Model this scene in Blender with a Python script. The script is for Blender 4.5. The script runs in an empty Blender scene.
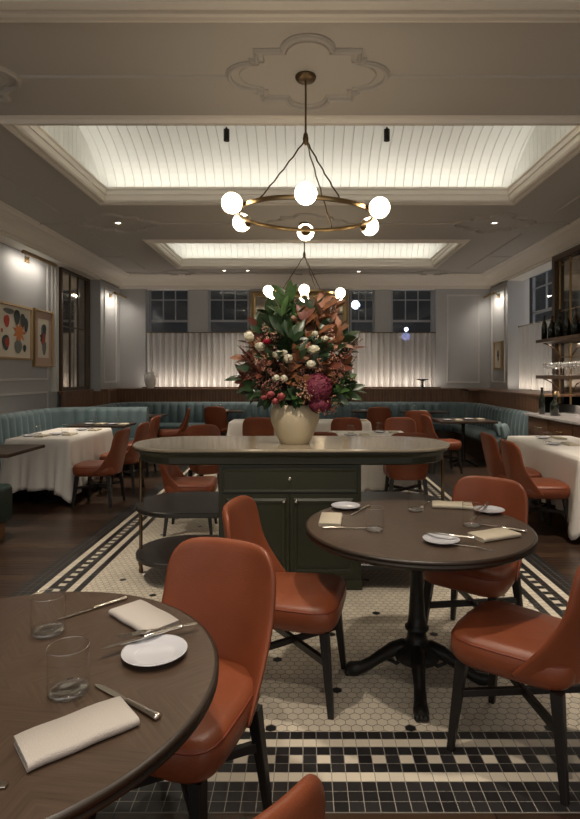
import bpy, bmesh, math, random
from math import sin, cos, pi, atan2, sqrt, radians as R
from mathutils import Vector, Matrix
random.seed(7)
sc = bpy.context.scene
COL = sc.collection

# ------------------------------------------------------------------ materials
def mat(name, col, rough=0.5, metal=0.0, **kw):
    m = bpy.data.materials.new(name); m.use_nodes = True
    nt = m.node_tree; b = nt.nodes['Principled BSDF']
    b.inputs['Base Color'].default_value = (*col, 1)
    b.inputs['Roughness'].default_value = rough
    b.inputs['Metallic'].default_value = metal
    if 'spec' in kw: b.inputs['Specular IOR Level'].default_value = kw['spec']
    if 'sheen' in kw:
        b.inputs['Sheen Weight'].default_value = kw['sheen']; b.inputs['Sheen Roughness'].default_value = .4
    if 'coat' in kw:
        b.inputs['Coat Weight'].default_value = kw['coat']; b.inputs['Coat Roughness'].default_value = .15
    if 'trans' in kw: b.inputs['Transmission Weight'].default_value = kw['trans']
    if 'emit' in kw:
        b.inputs['Emission Color'].default_value = (*kw['emit'][0], 1)
        b.inputs['Emission Strength'].default_value = kw['emit'][1]
    var = kw.get('var', 0)
    if var or kw.get('bump'):
        tc = nt.nodes.new('ShaderNodeTexCoord')
        n = nt.nodes.new('ShaderNodeTexNoise'); n.inputs['Scale'].default_value = kw.get('scale', 6)
        n.inputs['Detail'].default_value = 5
        mp = nt.nodes.new('ShaderNodeMapping'); mp.inputs['Scale'].default_value = kw.get('stretch', (1, 1, 1))
        nt.links.new(tc.outputs['Object'], mp.inputs[0]); nt.links.new(mp.outputs[0], n.inputs['Vector'])
        if var:
            cr = nt.nodes.new('ShaderNodeValToRGB')
            cr.color_ramp.elements[0].position = .3; cr.color_ramp.elements[1].position = .7
            cr.color_ramp.elements[0].color = (*[c * (1 - var) for c in col], 1)
            cr.color_ramp.elements[1].color = (*[min(1, c * (1 + var)) for c in col], 1)
            nt.links.new(n.outputs['Fac'], cr.inputs[0]); nt.links.new(cr.outputs[0], b.inputs['Base Color'])
        if kw.get('bump'):
            n2 = nt.nodes.new('ShaderNodeTexNoise'); n2.inputs['Scale'].default_value = kw.get('bscale', 150)
            nt.links.new(mp.outputs[0], n2.inputs['Vector'])
            bp = nt.nodes.new('ShaderNodeBump'); bp.inputs['Strength'].default_value = kw['bump']
            bp.inputs['Distance'].default_value = .01
            nt.links.new(n2.outputs['Fac'], bp.inputs['Height']); nt.links.new(bp.outputs[0], b.inputs['Normal'])
    return m

M = {}
M['leather'] = mat('rust_leather', (.235, .063, .026), .38, bump=.12, bscale=220, var=.14, scale=5, spec=.45)
M['leather_seam'] = mat('leather_seam', (.19, .035, .014), .5)
M['legwood'] = mat('black_stained_wood', (.012, .010, .009), .4)
M['iron'] = mat('cast_iron', (.012, .011, .010), .42, metal=.3, bump=.2, bscale=60)
M['green'] = mat('dark_green_paint', (.024, .026, .012), .40)
M['stone'] = mat('pale_stone', (.34, .295, .22), .16, var=.10, scale=9, coat=.3)
M['shelfwood'] = mat('dark_shelf_wood', (.022, .020, .017), .35)
M['brass'] = mat('aged_brass', (.36, .25, .12), .3, metal=1)
M['bronze'] = mat('dark_bronze', (.16, .11, .06), .38, metal=1)
M['nickel'] = mat('polished_nickel', (.75, .72, .66), .18, metal=1)
M['silver'] = mat('silver_cutlery', (.72, .66, .58), .2, metal=1)
M['porcelain'] = mat('white_porcelain', (.58, .59, .64), .12, coat=.4)
M['napkin'] = mat('ivory_linen', (.62, .56, .44), .85, bump=.25, bscale=300)
M['napkin_white'] = mat('white_linen', (.53, .495, .46), .85, bump=.25, bscale=300)
M['cloth'] = mat('white_tablecloth', (.84, .81, .77), .8, bump=.15, bscale=60)
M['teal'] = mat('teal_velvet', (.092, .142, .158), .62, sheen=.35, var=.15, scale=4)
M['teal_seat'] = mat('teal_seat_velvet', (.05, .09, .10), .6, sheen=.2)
M['greenleather'] = mat('dark_green_leather', (.014, .032, .028), .35)
M['oak'] = mat('oak', (.24, .12, .05), .45, var=.25, scale=4, stretch=(1, 1, 12))
M['drawerwood'] = mat('brown_drawer_wood', (.12, .055, .025), .4, var=.3, scale=4, stretch=(1, 2, 14))
M['slat'] = mat('walnut_slats', (.165, .082, .043), .42, var=.25, scale=5, stretch=(4, 4, .6))
M['walnutdark'] = mat('dark_walnut', (.04, .024, .015), .3)
M['wall'] = mat('grey_wall_paint', (.40, .40, .405), .6)
M['walltrim'] = mat('wall_trim_paint', (.55, .54, .53), .5)
M['ceil'] = mat('ceiling_paint', (.46, .425, .38), .6)
M['ceiltrim'] = mat('ceiling_trim_paint', (.76, .71, .63), .5)
M['board'] = mat('beadboard_paint', (.66, .66, .62), .5)
M['curtain'] = mat('sheer_curtain', (.62, .60, .58), .8)
M['winframe'] = mat('window_paint', (.30, .31, .33), .5)
M['frame_brown'] = mat('brown_frame', (.075, .045, .025), .4)
M['frame_oak'] = mat('pale_oak_frame', (.42, .29, .15), .5)
M['gold'] = mat('gilt_frame', (.42, .30, .15), .35, metal=.8)
M['mirror'] = mat('antique_mirror', (.48, .44, .38), .07, metal=1, var=.25, scale=3)
M['paper'] = mat('artwork_paper', (.66, .60, .50), .8)
M['pinkmat'] = mat('pink_mount', (.48, .33, .27), .8)
M['ink_red'] = mat('ink_red', (.40, .05, .03), .8)
M['ink_orange'] = mat('ink_orange', (.55, .19, .06), .8)
M['ink_dark'] = mat('ink_dark', (.04, .05, .05), .8)
M['ink_grey'] = mat('ink_grey', (.16, .17, .16), .8)
M['globe'] = mat('opal_globe', (.9, .85, .75), .3, emit=((1, .82, .58), 9))
M['led'] = mat('lit_lens', (1, .9, .8), .3, emit=((1, .87, .7), 6))
M['street'] = mat('street_light', (1, 1, 1), .3, emit=((.8, .9, 1), 6))
M['streetred'] = mat('red_light', (1, 1, 1), .3, emit=((1, .25, .22), 2.5))
M['streetblue'] = mat('blue_light', (1, 1, 1), .3, emit=((.35, .4, 1), 2))
M['night'] = mat('night_facade', (.004, .005, .007), .9)
M['pot'] = mat('cream_ceramic', (.56, .48, .33), .45, var=.06, scale=8, bump=.1, bscale=40)
M['leafg'] = mat('leaf_green', (.048, .098, .028), .35, var=.3, scale=20)
M['leafd'] = mat('leaf_dark_green', (.028, .055, .022), .35, var=.3, scale=20)
M['leafb'] = mat('leaf_bronze', (.20, .082, .034), .5, var=.35, scale=20)
M['leafr'] = mat('leaf_burgundy', (.15, .045, .028), .45, var=.35, scale=20)
M['leafp'] = mat('leaf_salmon', (.42, .20, .125), .6, var=.3, scale=20)
M['stem'] = mat('brown_stem', (.045, .025, .015), .7)
M['petalw'] = mat('white_petals', (.85, .82, .68), .6)
M['petalp'] = mat('pink_petals', (.50, .14, .14), .6)
M['petalhot'] = mat('crimson_petals', (.50, .03, .07), .6)
M['petalh'] = mat('burgundy_petals', (.17, .02, .045), .6)
M['petalc'] = mat('peach_petals', (.55, .34, .24), .6)
M['berry'] = mat('dusky_berries', (.28, .12, .085), .6)
M['black'] = mat('black_gloss', (.01, .01, .01), .25)
M['bottle'] = mat('dark_bottle_glass', (.012, .016, .010), .12)
M['bottleb'] = mat('amber_bottle_glass', (.06, .028, .010), .12)
M['marble'] = mat('white_marble', (.52, .50, .50), .15, var=.12, scale=5)
M['pillow'] = mat('pale_blue_fabric', (.20, .27, .29), .8)
M['white_vase'] = mat('white_glaze', (.75, .72, .68), .3)
M['tile_w'] = None

def glass_mat(name, col=(1, 1, 1), rough=0.0):
    m = mat(name, col, rough); b = m.node_tree.nodes['Principled BSDF']
    b.inputs['Transmission Weight'].default_value = 1; b.inputs['IOR'].default_value = 1.45
    return m
def thin_glass(name, lo=.015, hi=.4):
    m = bpy.data.materials.new(name); m.use_nodes = True; nt = m.node_tree; nt.nodes.clear()
    o = nt.nodes.new('ShaderNodeOutputMaterial'); g = nt.nodes.new('ShaderNodeBsdfGlossy'); g.inputs['Roughness'].default_value = .02
    t = nt.nodes.new('ShaderNodeBsdfTransparent'); t.inputs[0].default_value = (.995, .995, .99, 1)
    lw = nt.nodes.new('ShaderNodeLayerWeight'); lw.inputs[0].default_value = .5
    pw = nt.nodes.new('ShaderNodeMath'); pw.operation = 'POWER'; pw.inputs[1].default_value = 4; nt.links.new(lw.outputs['Facing'], pw.inputs[0])
    mr = nt.nodes.new('ShaderNodeMapRange'); mr.inputs[3].default_value = lo; mr.inputs[4].default_value = hi
    nt.links.new(pw.outputs[0], mr.inputs[0]); mx = nt.nodes.new('ShaderNodeMixShader'); nt.links.new(mr.outputs[0], mx.inputs[0])
    nt.links.new(t.outputs[0], mx.inputs[1]); nt.links.new(g.outputs[0], mx.inputs[2]); nt.links.new(mx.outputs[0], o.inputs[0]); return m
M['glass'] = thin_glass('clear_glass'); M['glass_base'] = thin_glass('solid_glass', .25, .9); M['glass_rim'] = thin_glass('glass_rim', .5, .9)
def pane_mat():
    m = bpy.data.materials.new('night_window_glass'); m.use_nodes = True; nt = m.node_tree
    nt.nodes.clear(); o = nt.nodes.new('ShaderNodeOutputMaterial')
    g = nt.nodes.new('ShaderNodeBsdfGlossy'); g.inputs['Roughness'].default_value = .03
    t = nt.nodes.new('ShaderNodeBsdfTransparent'); t.inputs[0].default_value = (.8, .85, .9, 1)
    mx = nt.nodes.new('ShaderNodeMixShader'); mx.inputs[0].default_value = .06
    nt.links.new(t.outputs[0], mx.inputs[1]); nt.links.new(g.outputs[0], mx.inputs[2]); nt.links.new(mx.outputs[0], o.inputs[0])
    return m
M['pane'] = pane_mat()
def sheer(m, t=.35):
    nt = m.node_tree; b = nt.nodes['Principled BSDF']; o = nt.nodes['Material Output']
    tl = nt.nodes.new('ShaderNodeBsdfTranslucent'); tl.inputs[0].default_value = (.7, .67, .64, 1)
    tr = nt.nodes.new('ShaderNodeBsdfTransparent')
    m1 = nt.nodes.new('ShaderNodeMixShader'); m1.inputs[0].default_value = t
    m2 = nt.nodes.new('ShaderNodeMixShader'); m2.inputs[0].default_value = .12
    nt.links.new(b.outputs[0], m1.inputs[1]); nt.links.new(tl.outputs[0], m1.inputs[2])
    nt.links.new(m1.outputs[0], m2.inputs[1]); nt.links.new(tr.outputs[0], m2.inputs[2]); nt.links.new(m2.outputs[0], o.inputs[0])
sheer(M['curtain'], .15)

def tile_mat(name, col, var, rough):
    m = mat(name, col, rough); nt = m.node_tree; b = nt.nodes['Principled BSDF']
    g = nt.nodes.new('ShaderNodeNewGeometry'); cr = nt.nodes.new('ShaderNodeValToRGB')
    cr.color_ramp.elements[0].color = (*[c * (1 - var) for c in col], 1)
    cr.color_ramp.elements[1].color = (*[c * (1 + var) for c in col], 1)
    nt.links.new(g.outputs['Random Per Island'], cr.inputs[0])
    tc = nt.nodes.new('ShaderNodeTexCoord'); n = nt.nodes.new('ShaderNodeTexNoise'); n.inputs['Scale'].default_value = 2.2
    n.inputs['Detail'].default_value = 6
    nt.links.new(tc.outputs['Object'], n.inputs['Vector'])
    mx = nt.nodes.new('ShaderNodeMix'); mx.data_type = 'RGBA'; mx.blend_type = 'MULTIPLY'; mx.inputs[0].default_value = .22
    nt.links.new(cr.outputs[0], mx.inputs[6]); nt.links.new(n.outputs['Color'], mx.inputs[7])
    r2 = nt.nodes.new('ShaderNodeRGBToBW'); nt.links.new(n.outputs['Color'], r2.inputs[0]); nt.links.new(r2.outputs[0], mx.inputs[7])
    nt.links.new(mx.outputs[2], b.inputs['Base Color'])
    return m
M['tile_w'] = tile_mat('cream_tile', (.78, .71, .58), .08, .38)
M['tile_k'] = tile_mat('black_tile', (.026, .025, .026), .35, .32)
M['grout'] = mat('grout', (.30, .265, .21), .85)
M['grout_light'] = mat('light_grout', (.34, .32, .28), .85)

def plank_mat():
    m = mat('dark_plank_floor', (.05, .03, .02), .28); nt = m.node_tree; b = nt.nodes['Principled BSDF']
    tc = nt.nodes.new('ShaderNodeTexCoord'); mp = nt.nodes.new('ShaderNodeMapping'); mp.inputs['Rotation'].default_value = (0, 0, 0)
    br = nt.nodes.new('ShaderNodeTexBrick'); br.inputs['Scale'].default_value = 1
    br.inputs['Brick Width'].default_value = 1.3; br.inputs['Row Height'].default_value = .13
    br.inputs['Mortar Size'].default_value = .003
    br.inputs['Color1'].default_value = (.072, .042, .026, 1); br.inputs['Color2'].default_value = (.036, .021, .014, 1)
    br.inputs['Mortar'].default_value = (.006, .004, .003, 1)
    nt.links.new(tc.outputs['Object'], mp.inputs[0]); nt.links.new(mp.outputs[0], br.inputs['Vector'])
    n = nt.nodes.new('ShaderNodeTexNoise'); n.inputs['Scale'].default_value = 3; n.inputs['Detail'].default_value = 8
    mp2 = nt.nodes.new('ShaderNodeMapping'); mp2.inputs['Scale'].default_value = (1, 14, 1)
    nt.links.new(tc.outputs['Object'], mp2.inputs[0]); nt.links.new(mp2.outputs[0], n.inputs['Vector'])
    mx = nt.nodes.new('ShaderNodeMix'); mx.data_type = 'RGBA'; mx.blend_type = 'OVERLAY'; mx.inputs[0].default_value = .6
    nt.links.new(br.outputs['Color'], mx.inputs[6]); nt.links.new(n.outputs['Fac'], mx.inputs[7])
    nt.links.new(mx.outputs[2], b.inputs['Base Color'])
    bp = nt.nodes.new('ShaderNodeBump'); bp.inputs['Strength'].default_value = .25; bp.inputs['Distance'].default_value = .01
    nt.links.new(n.outputs['Fac'], bp.inputs['Height']); nt.links.new(bp.outputs[0], b.inputs['Normal'])
    return m
M['plank'] = plank_mat()

def sunburst_mat():
    m = mat('sunburst_walnut_veneer', (.11, .065, .04), .33, spec=.5); nt = m.node_tree; b = nt.nodes['Principled BSDF']
    N = nt.nodes.new; L = nt.links.new
    tc = N('ShaderNodeTexCoord'); sp = N('ShaderNodeSeparateXYZ'); L(tc.outputs['Object'], sp.inputs[0])
    def mth(op, a, c=None, v=None):
        n = N('ShaderNodeMath'); n.operation = op
        if hasattr(a, 'links'): L(a, n.inputs[0])
        else: n.inputs[0].default_value = a
        if c is not None:
            if hasattr(c, 'links'): L(c, n.inputs[1])
            else: n.inputs[1].default_value = c
        return n.outputs[0]
    at = mth('ARCTAN2', sp.outputs[1], sp.outputs[0])
    k = mth('FLOOR', mth('DIVIDE', at, pi / 4))
    ang = mth('MULTIPLY', mth('ADD', k, .5), pi / 4)
    alt = mth('PINGPONG', k, 1.0)
    ca, sa = mth('COSINE', ang), mth('SINE', ang)
    al = mth('ADD', mth('MULTIPLY', sp.outputs[0], ca), mth('MULTIPLY', sp.outputs[1], sa))
    ac = mth('SUBTRACT', mth('MULTIPLY', sp.outputs[1], ca), mth('MULTIPLY', sp.outputs[0], sa))
    sgn = mth('ABSOLUTE', ac)
    u = mth('SUBTRACT', al, sgn); v = mth('ADD', al, sgn)   # chevron grain inside each wedge
    cb = N('ShaderNodeCombineXYZ'); L(mth('MULTIPLY', u, 22), cb.inputs[0]); L(mth('MULTIPLY', v, 0.9), cb.inputs[1]); L(k, cb.inputs[2])
    n = N('ShaderNodeTexNoise'); n.inputs['Scale'].default_value = 5; n.inputs['Detail'].default_value = 6; n.inputs['Roughness'].default_value = .6
    L(cb.outputs[0], n.inputs['Vector'])
    cr = N('ShaderNodeValToRGB'); e = cr.color_ramp.elements
    e[0].position = .25; e[0].color = (.046, .029, .019, 1); e[1].position = .72; e[1].color = (.110, .072, .048, 1)
    L(n.outputs['Fac'], cr.inputs[0])
    # wedges differ slightly in tone
    mx = N('ShaderNodeMix'); mx.data_type = 'RGBA'; mx.blend_type = 'MULTIPLY'; L(mth('MULTIPLY', alt, .22), mx.inputs[0])
    L(cr.outputs[0], mx.inputs[6]); mx.inputs[7].default_value = (.55, .5, .5, 1)
    L(mx.outputs[2], b.inputs['Base Color'])
    return m
M['veneer'] = sunburst_mat()
M['tableedge'] = mat('dark_table_edge', (.026, .016, .010), .38)

# ------------------------------------------------------------------ mesh helpers
class MB:
    def __init__(s): s.v = []; s.f = []; s.m = []; s.s = []
    def add(s, V, F, mi=0, smooth=True):
        o = len(s.v); s.v += [tuple(p) for p in V]
        for f in F: s.f.append(tuple(i + o for i in f)); s.m.append(mi); s.s.append(smooth)
        return s
    def box(s, x0, x1, y0, y1, z0, z1, mi=0):
        V = [(x, y, z) for z in (z0, z1) for y in (y0, y1) for x in (x0, x1)]
        return s.add(V, [(0, 2, 3, 1), (4, 5, 7, 6), (0, 1, 5, 4), (2, 6, 7, 3), (0, 4, 6, 2), (1, 3, 7, 5)], mi, False)
    def loft(s, rings, mi=0, caps=True, smooth=True, closed=True):
        n = len(rings[0]); V = [p for r in rings for p in r]; F = []
        for i in range(len(rings) - 1):
            for j in range(n if closed else n - 1):
                k = (j + 1) % n
                F.append((i * n + j, i * n + k, (i + 1) * n + k, (i + 1) * n + j))
        s.add(V, F, mi, smooth)
        if caps:
            s.add(rings[0], [tuple(range(n))[::-1]], mi, smooth); s.add(rings[-1], [tuple(range(n))], mi, smooth)
        return s
    def lathe(s, prof, n=32, c=(0, 0, 0), mi=0, caps=False):
        rings = [[(c[0] + r * cos(2 * pi * j / n), c[1] + r * sin(2 * pi * j / n), c[2] + z) for j in range(n)] for r, z in prof]
        return s.loft(rings, mi, caps)
    def tube(s, pts, r, n=8, mi=0, caps=True, closed=False):
        pts = [Vector(p) for p in pts]; N = len(pts)
        rr = r if hasattr(r, '__len__') else [r] * N
        rings = []; up = Vector((0, 0, 1)); prev = None
        for i, p in enumerate(pts):
            if closed: t = (pts[(i + 1) % N] - pts[i - 1])
            else: t = pts[min(i + 1, N - 1)] - pts[max(i - 1, 0)]
            t.normalize()
            if prev is None:
                a = up if abs(t.z) < .9 else Vector((1, 0, 0)); x = t.cross(a).normalized()
            else:
                x = (prev - t * prev.dot(t)); x = x.normalized() if x.length > 1e-6 else t.orthogonal().normalized()
            prev = x; y = t.cross(x)
            rings.append([tuple(p + (x * cos(2 * pi * j / n) + y * sin(2 * pi * j / n)) * rr[i]) for j in range(n)])
        if closed: rings.append(rings[0]); caps = False
        return s.loft(rings, mi, caps)
    def sphere(s, c, r, n=16, m=10, mi=0, sc3=(1, 1, 1)):
        prof = []
        rings = [[(c[0] + sc3[0] * r * sin(pi * i / m) * cos(2 * pi * j / n), c[1] + sc3[1] * r * sin(pi * i / m) * sin(2 * pi * j / n), c[2] - sc3[2] * r * cos(pi * i / m)) for j in range(n)] for i in range(1, m)]
        s.loft(rings, mi, False)
        o = len(s.v); b = (c[0], c[1], c[2] - r * sc3[2]); t = (c[0], c[1], c[2] + r * sc3[2])
        s.add(rings[0] + [b], [(j, n, (j + 1) % n) for j in range(n)], mi)
        s.add(rings[-1] + [t], [(j, (j + 1) % n, n) for j in range(n)], mi)
        return s
    def sweep_rect(s, prof, u0, u1, v0, v1, fn, mi=0, smooth=False):
        cs = [(u0, v0, -1, -1), (u1, v0, 1, -1), (u1, v1, 1, 1), (u0, v1, -1, 1)]
        rings = [[fn(u + du * o, v + dv * o, h) for o, h in prof] for u, v, du, dv in cs]
        rings.append(rings[0]); return s.loft(rings, mi, False, smooth)
    def build(s, name, mats, parent=None, bevel=0, sub=0, solid=0, loc=None, segs=2, merge=False):
        me = bpy.data.meshes.new(name); me.from_pydata(s.v, [], s.f)
        if not isinstance(mats, (list, tuple)): mats = [mats]
        for m in mats: me.materials.append(M[m] if isinstance(m, str) else m)
        me.polygons.foreach_set('material_index', s.m); me.polygons.foreach_set('use_smooth', s.s)
        bm = bmesh.new(); bm.from_mesh(me)
        if merge: bmesh.ops.remove_doubles(bm, verts=bm.verts, dist=1e-5)
        bmesh.ops.recalc_face_normals(bm, faces=bm.faces); bm.to_mesh(me); bm.free(); me.update()
        o = bpy.data.objects.new(name, me); COL.objects.link(o)
        if parent is not None: o.parent = parent
        if loc: o.location = loc
        if sub:
            d = o.modifiers.new('sub', 'SUBSURF'); d.levels = sub; d.render_levels = sub
        if solid:
            d = o.modifiers.new('sol', 'SOLIDIFY'); d.thickness = solid; d.offset = 0
        if bevel:
            d = o.modifiers.new('bev', 'BEVEL'); d.width = bevel; d.segments = segs; d.limit_method = 'ANGLE'
        return o

def tag(o, label=None, cat=None, group=None, kind=None):
    if label: o['label'] = label
    if cat: o['category'] = cat
    if group: o['group'] = group
    if kind: o['kind'] = kind
    return o
def thing(name, label, cat, loc=(0, 0, 0), rz=0, group=None):
    o = bpy.data.objects.new(name, None); COL.objects.link(o); o.empty_display_size = .1
    o.location = loc; o.rotation_euler = (0, 0, rz); return tag(o, label, cat, group)
def kids(o): return [c for c in bpy.data.objects if c.parent == o]
def dup(o, loc=None, rz=None, label=None, group=None, parent=None, scale=None):
    c = o.copy(); COL.objects.link(c)
    if parent is not None: c.parent = parent
    for ch in kids(o): dup(ch, parent=c)
    if loc is not None: c.location = loc
    if rz is not None: c.rotation_euler = (0, 0, rz)
    if scale: c.scale = scale
    if label: c['label'] = label
    if group: c['group'] = group
    return c
_first = {}
def place(proto, loc, rz, label, group=None, scale=None):
    """the first call moves the prototype itself, later calls copy it"""
    if proto.name not in _first:
        _first[proto.name] = True; proto.location = loc; proto.rotation_euler = (0, 0, rz)
        tag(proto, label, None, group)
        if scale: proto.scale = scale
        return proto
    return dup(proto, loc, rz, label, group, scale=scale)
def face(fx, fy): return atan2(-fx, fy)
def S(name, mb, mats, **k): return tag(mb.build(name, mats, **k), kind='structure')

H = 3.7; YB = 12.6; XL = -4.45; XLF = -4.2; XR = 4.2; YN = -1.6

# ------------------------------------------------------------------ floor
f = MB(); f.box(-6, 6, YN, 14.5, -.12, -.004); S('floor', f, 'plank')
# mosaic
X0, X1, Y0, Y1 = -2.00, 1.93, 1.90, 9.6
tw, th = .0535, .0475
def border():
    m = MB(); m.box(X0, X1, Y0, Y1, -.02, -.0012, 2)
    nrow = 9
    # pattern from the outside in: 1 = white
    def colour(k, a):           # k counted from outer edge
        if k in (3,): return 1
        if k == 5: return 1 if a % 2 == 0 else 0
        if k == 7: return 1
        return 0
    g = .0016
    def q(x0, x1, y0, y1, c):
        m.add([(x0 + g, y0 + g, 0), (x1 - g, y0 + g, 0), (x1 - g, y1 - g, 0), (x0 + g, y1 - g, 0)], [(0, 1, 2, 3)], c, False)
    def grid(xa, xb, ya, yb): pass
    W = 9 * .05
    nx = int(round((X1 - X0) / tw)); dx = (X1 - X0) / nx
    # near band (full width rows)
    for r in range(9):
        for i in range(nx):
            x = X0 + i * dx
            kx = int(min((x - X0) / .05, (X1 - x - dx + 1e-6) / .05))
            q(x, x + dx, Y0 + r * th, Y0 + (r + 1) * th, 1 if (colour(r, i) if kx >= r else colour(kx, r)) else 0)
    ya = Y0 + 9 * th; ny = int((Y1 - ya) / .05)
    for j in range(ny):
        y = ya + j * .05
        for r in range(9):
            w = .05
            c = colour(r, j)
            q(X0 + r * w, X0 + (r + 1) * w, y, y + .05, c); q(X1 - (r + 1) * w, X1 - r * w, y, y + .05, c)
    return m
m = border(); S('floor_border_tiles', m, ['tile_k', 'tile_w', 'grout_light'])
m = MB(); fx0, fx1, fy0, fy1 = X0 + .45, X1 - .45, Y0 + 9 * th, Y1
m.box(fx0, fx1, fy0, fy1, -.0011, -.0008, 2)
p, rh = .0455, .0404
r0 = int((fy0 - 2.35) / rh) - 2
for j in range(r0, int((fy1 - 2.35) / rh) + 1):
    y = 2.35 + j * rh
    if y + .02 < fy0 or y + rh * .6 > fy1: continue
    off = .5 * p if j % 2 else 0
    i0 = int((fx0 - .447) / p) - 1; i1 = int((fx1 - .447) / p) + 1
    for i in range(i0, i1):
        x = .447 + i * p + off
        if x + p / 2 < fx0 + .004 or x - p / 2 > fx1 - .004: continue
        blk = (j % 14 == 0 and i % 13 == 0) or (j % 14 == 7 and (i - 6) % 13 == 0)
        rr = .0245
        m.add([(min(max(x + rr * sin(pi / 3 * k), fx0 + .001), fx1 - .001), max(y + rr * .98 * cos(pi / 3 * k), fy0 + .001), 0) for k in range(6)], [(5, 4, 3, 2, 1, 0)], 0 if blk else 1, False)
S('floor_hexagon_tiles', m, ['tile_k', 'tile_w', 'grout'])

# ------------------------------------------------------------------ ceiling with two coffers
CO = [(-2.52, 2.57, 4.86, 6.98), (-2.52, 2.57, 9.22, 11.25)]
m = MB(); t0, t1 = H, H + .06
xs0, xs1 = -4.7, 4.5
m.box(xs0, xs1, YN, CO[0][2], t0, t1); m.box(xs0, xs1, CO[0][3], CO[1][2], t0, t1); m.box(xs0, xs1, CO[1][3], YB + .1, t0, t1)
for c in CO:
    m.box(xs0, c[0], c[2], c[3], t0, t1); m.box(c[1], xs1, c[2], c[3], t0, t1)
S('ceiling', m, 'ceil')
tn = [0]
def trim(mb, mats='ceiltrim', **k):
    tn[0] += 1; return S('trim_%d' % tn[0], mb, mats, **k)
flat = lambda u, v, h: (u, v, H - h)
for c in CO:
    m = MB()
    prof = [(-.035, -.14), (-.035, -.115), (-.022, -.10), (-.022, -.05), (-.008, -.045), (-.004, .01), (.010, .03), (.028, .036), (.034, .016), (.060, .016), (.068, .045), (.095, .05), (.108, .022), (.14, .010), (.14, -.01), (.0, -.14)]
    m.sweep_rect(prof, c[0], c[1], c[2], c[3], flat); trim(m)
    # barrel vault with beadboard grooves, axis along x
    cx0, cx1 = c[0] - .14, c[1] + .14; yc = (c[2] + c[3]) / 2; hs = (c[3] - c[2]) / 2 + .26; rise = .72
    m = MB(); arc = [(yc - hs * cos(pi * k / 36), t1 + rise * sin(pi * k / 36)) for k in range(37)]
    xs = []; x = cx0
    while x < cx1:
        xs += [(x, 0), (x + .096, 0), (x + .103, .011), (x + .109, .011)]; x += .116
    xs.append((cx1, 0))
    rings = [[(xx, y + (yc - y) / hs * -g, z + g) for (y, z) in arc] for xx, g in xs]
    m.loft(rings, 0, False, False, closed=False)
    for X_ in (cx0, cx1):           # end lunettes, boarded
        sgn = 1 if X_ == cx1 else -1
        ys = []; y = yc - hs
        while y < yc + hs - .01:
            ys += [(y, 0), (y + .096, 0), (y + .103, .011), (min(y + .109, yc + hs), .011)]; y += .116
        V = []; F = []
        for y, g in ys:
            zt = t1 + rise * sqrt(max(0, 1 - ((y - yc) / hs) ** 2))
            V += [(X_ + sgn * g, y, t1), (X_ + sgn * g, y, zt)]
        for i in range(len(ys) - 1): F.append((2 * i, 2 * i + 2, 2 * i + 3, 2 * i + 1))
        m.add(V, F, 0, False)
    m.build
    tag(m.build('ceiling_vault', 'board', solid=.02), kind='structure')
    # cove strip lights lying in the trough behind the rim
    for (yy, tilt, en) in ((c[3] + .09, 28, 7), (c[2] - .09, -40, 12)):
        l = bpy.data.lights.new('cove_strip', 'AREA'); l.shape = 'RECTANGLE'; l.size = c[1] - c[0]; l.size_y = .05
        l.energy = en; l.color = (1, .95, .87)
        o = bpy.data.objects.new('cove_strip', l); COL.objects.link(o); o.location = ((c[0] + c[1]) / 2, yy, t1 + .03); o.rotation_euler = (pi + R(tilt), 0, 0)
    for xx in (c[0] - .08, c[1] + .08):
        l = bpy.data.lights.new('cove_strip', 'AREA'); l.shape = 'RECTANGLE'; l.size = .05; l.size_y = c[3] - c[2]
        l.energy = 2.2; l.color = (1, .97, .90)
        o = bpy.data.objects.new('cove_strip', l); COL.objects.link(o); o.location = (xx, yc, t1 + .015); o.rotation_euler = (pi, 0, 0)

# transverse beam moulding near the top of the view
m = MB()
prof = [(yy - .07, h_) for yy, h_ in [(3.20, 0), (3.20, .10), (3.27, .10), (3.275, .06), (3.34, .06), (3.35, .075), (3.375, .078), (3.385, .05), (3.40, .03), (3.43, .03), (3.46, .045), (3.485, .04), (3.50, .015), (3.52, 0)]]
m.loft([[(x, y, H - h + .002) for y, h in prof] for x in (-4.6, 4.3)], 0, True, False); trim(m)

# quatrefoil rosettes
def quatre(cx, cy, k=1.0, sx=1.0):
    q = []
    for i in range(9): a = pi / 2 - i * (pi / 2) / 8 * 1.02; q.append((.17 * cos(a), .34 + .16 * sin(a)))      # top lobe right half
    q += [(.215, .335), (.36, .335), (.36, .22), (.40, .22), (.40, .185)]
    for i in range(8): a = pi * .42 - i * (pi * .42) / 7; q.append((.42 + .165 * cos(a), .175 * sin(a)))
    full = q[:] + [(x, -y) for x, y in q[::-1][1:]]
    full = full + [(-x, y) for x, y in full[::-1][1:-1]]
    return [(cx + x * k * sx, cy + y * k) for x, y in full]
def ribbon(m, pts, w=.016, h=.02, closed=True):
    P = [Vector((a, b)) for a, b in pts]; n = len(P); rings = []
    for i in range(n):
        if closed: a, b = P[i - 1], P[(i + 1) % n]
        else: a, b = P[max(i - 1, 0)], P[min(i + 1, n - 1)]
        t = (b - a).normalized(); nn = Vector((-t.y, t.x))
        rings.append([(P[i].x + nn.x * o, P[i].y + nn.y * o, H - hh + .001) for o, hh in ((-w, 0), (-w * .8, h * .7), (-w * .2, h), (w * .3, h * .8), (w * .6, h * .4), (w, h * .35), (w, 0))])
    if closed: rings.append(rings[0])
    m.loft(rings, 0, not closed, False)
ros = [(0.02, 4.1), (-2.72, 4.1), (2.76, 4.1), (0.02, 8.1), (-2.72, 8.1), (2.76, 8.1), (-2.72, 12.0), (2.76, 12.0), (.02, 12.0)]
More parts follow.
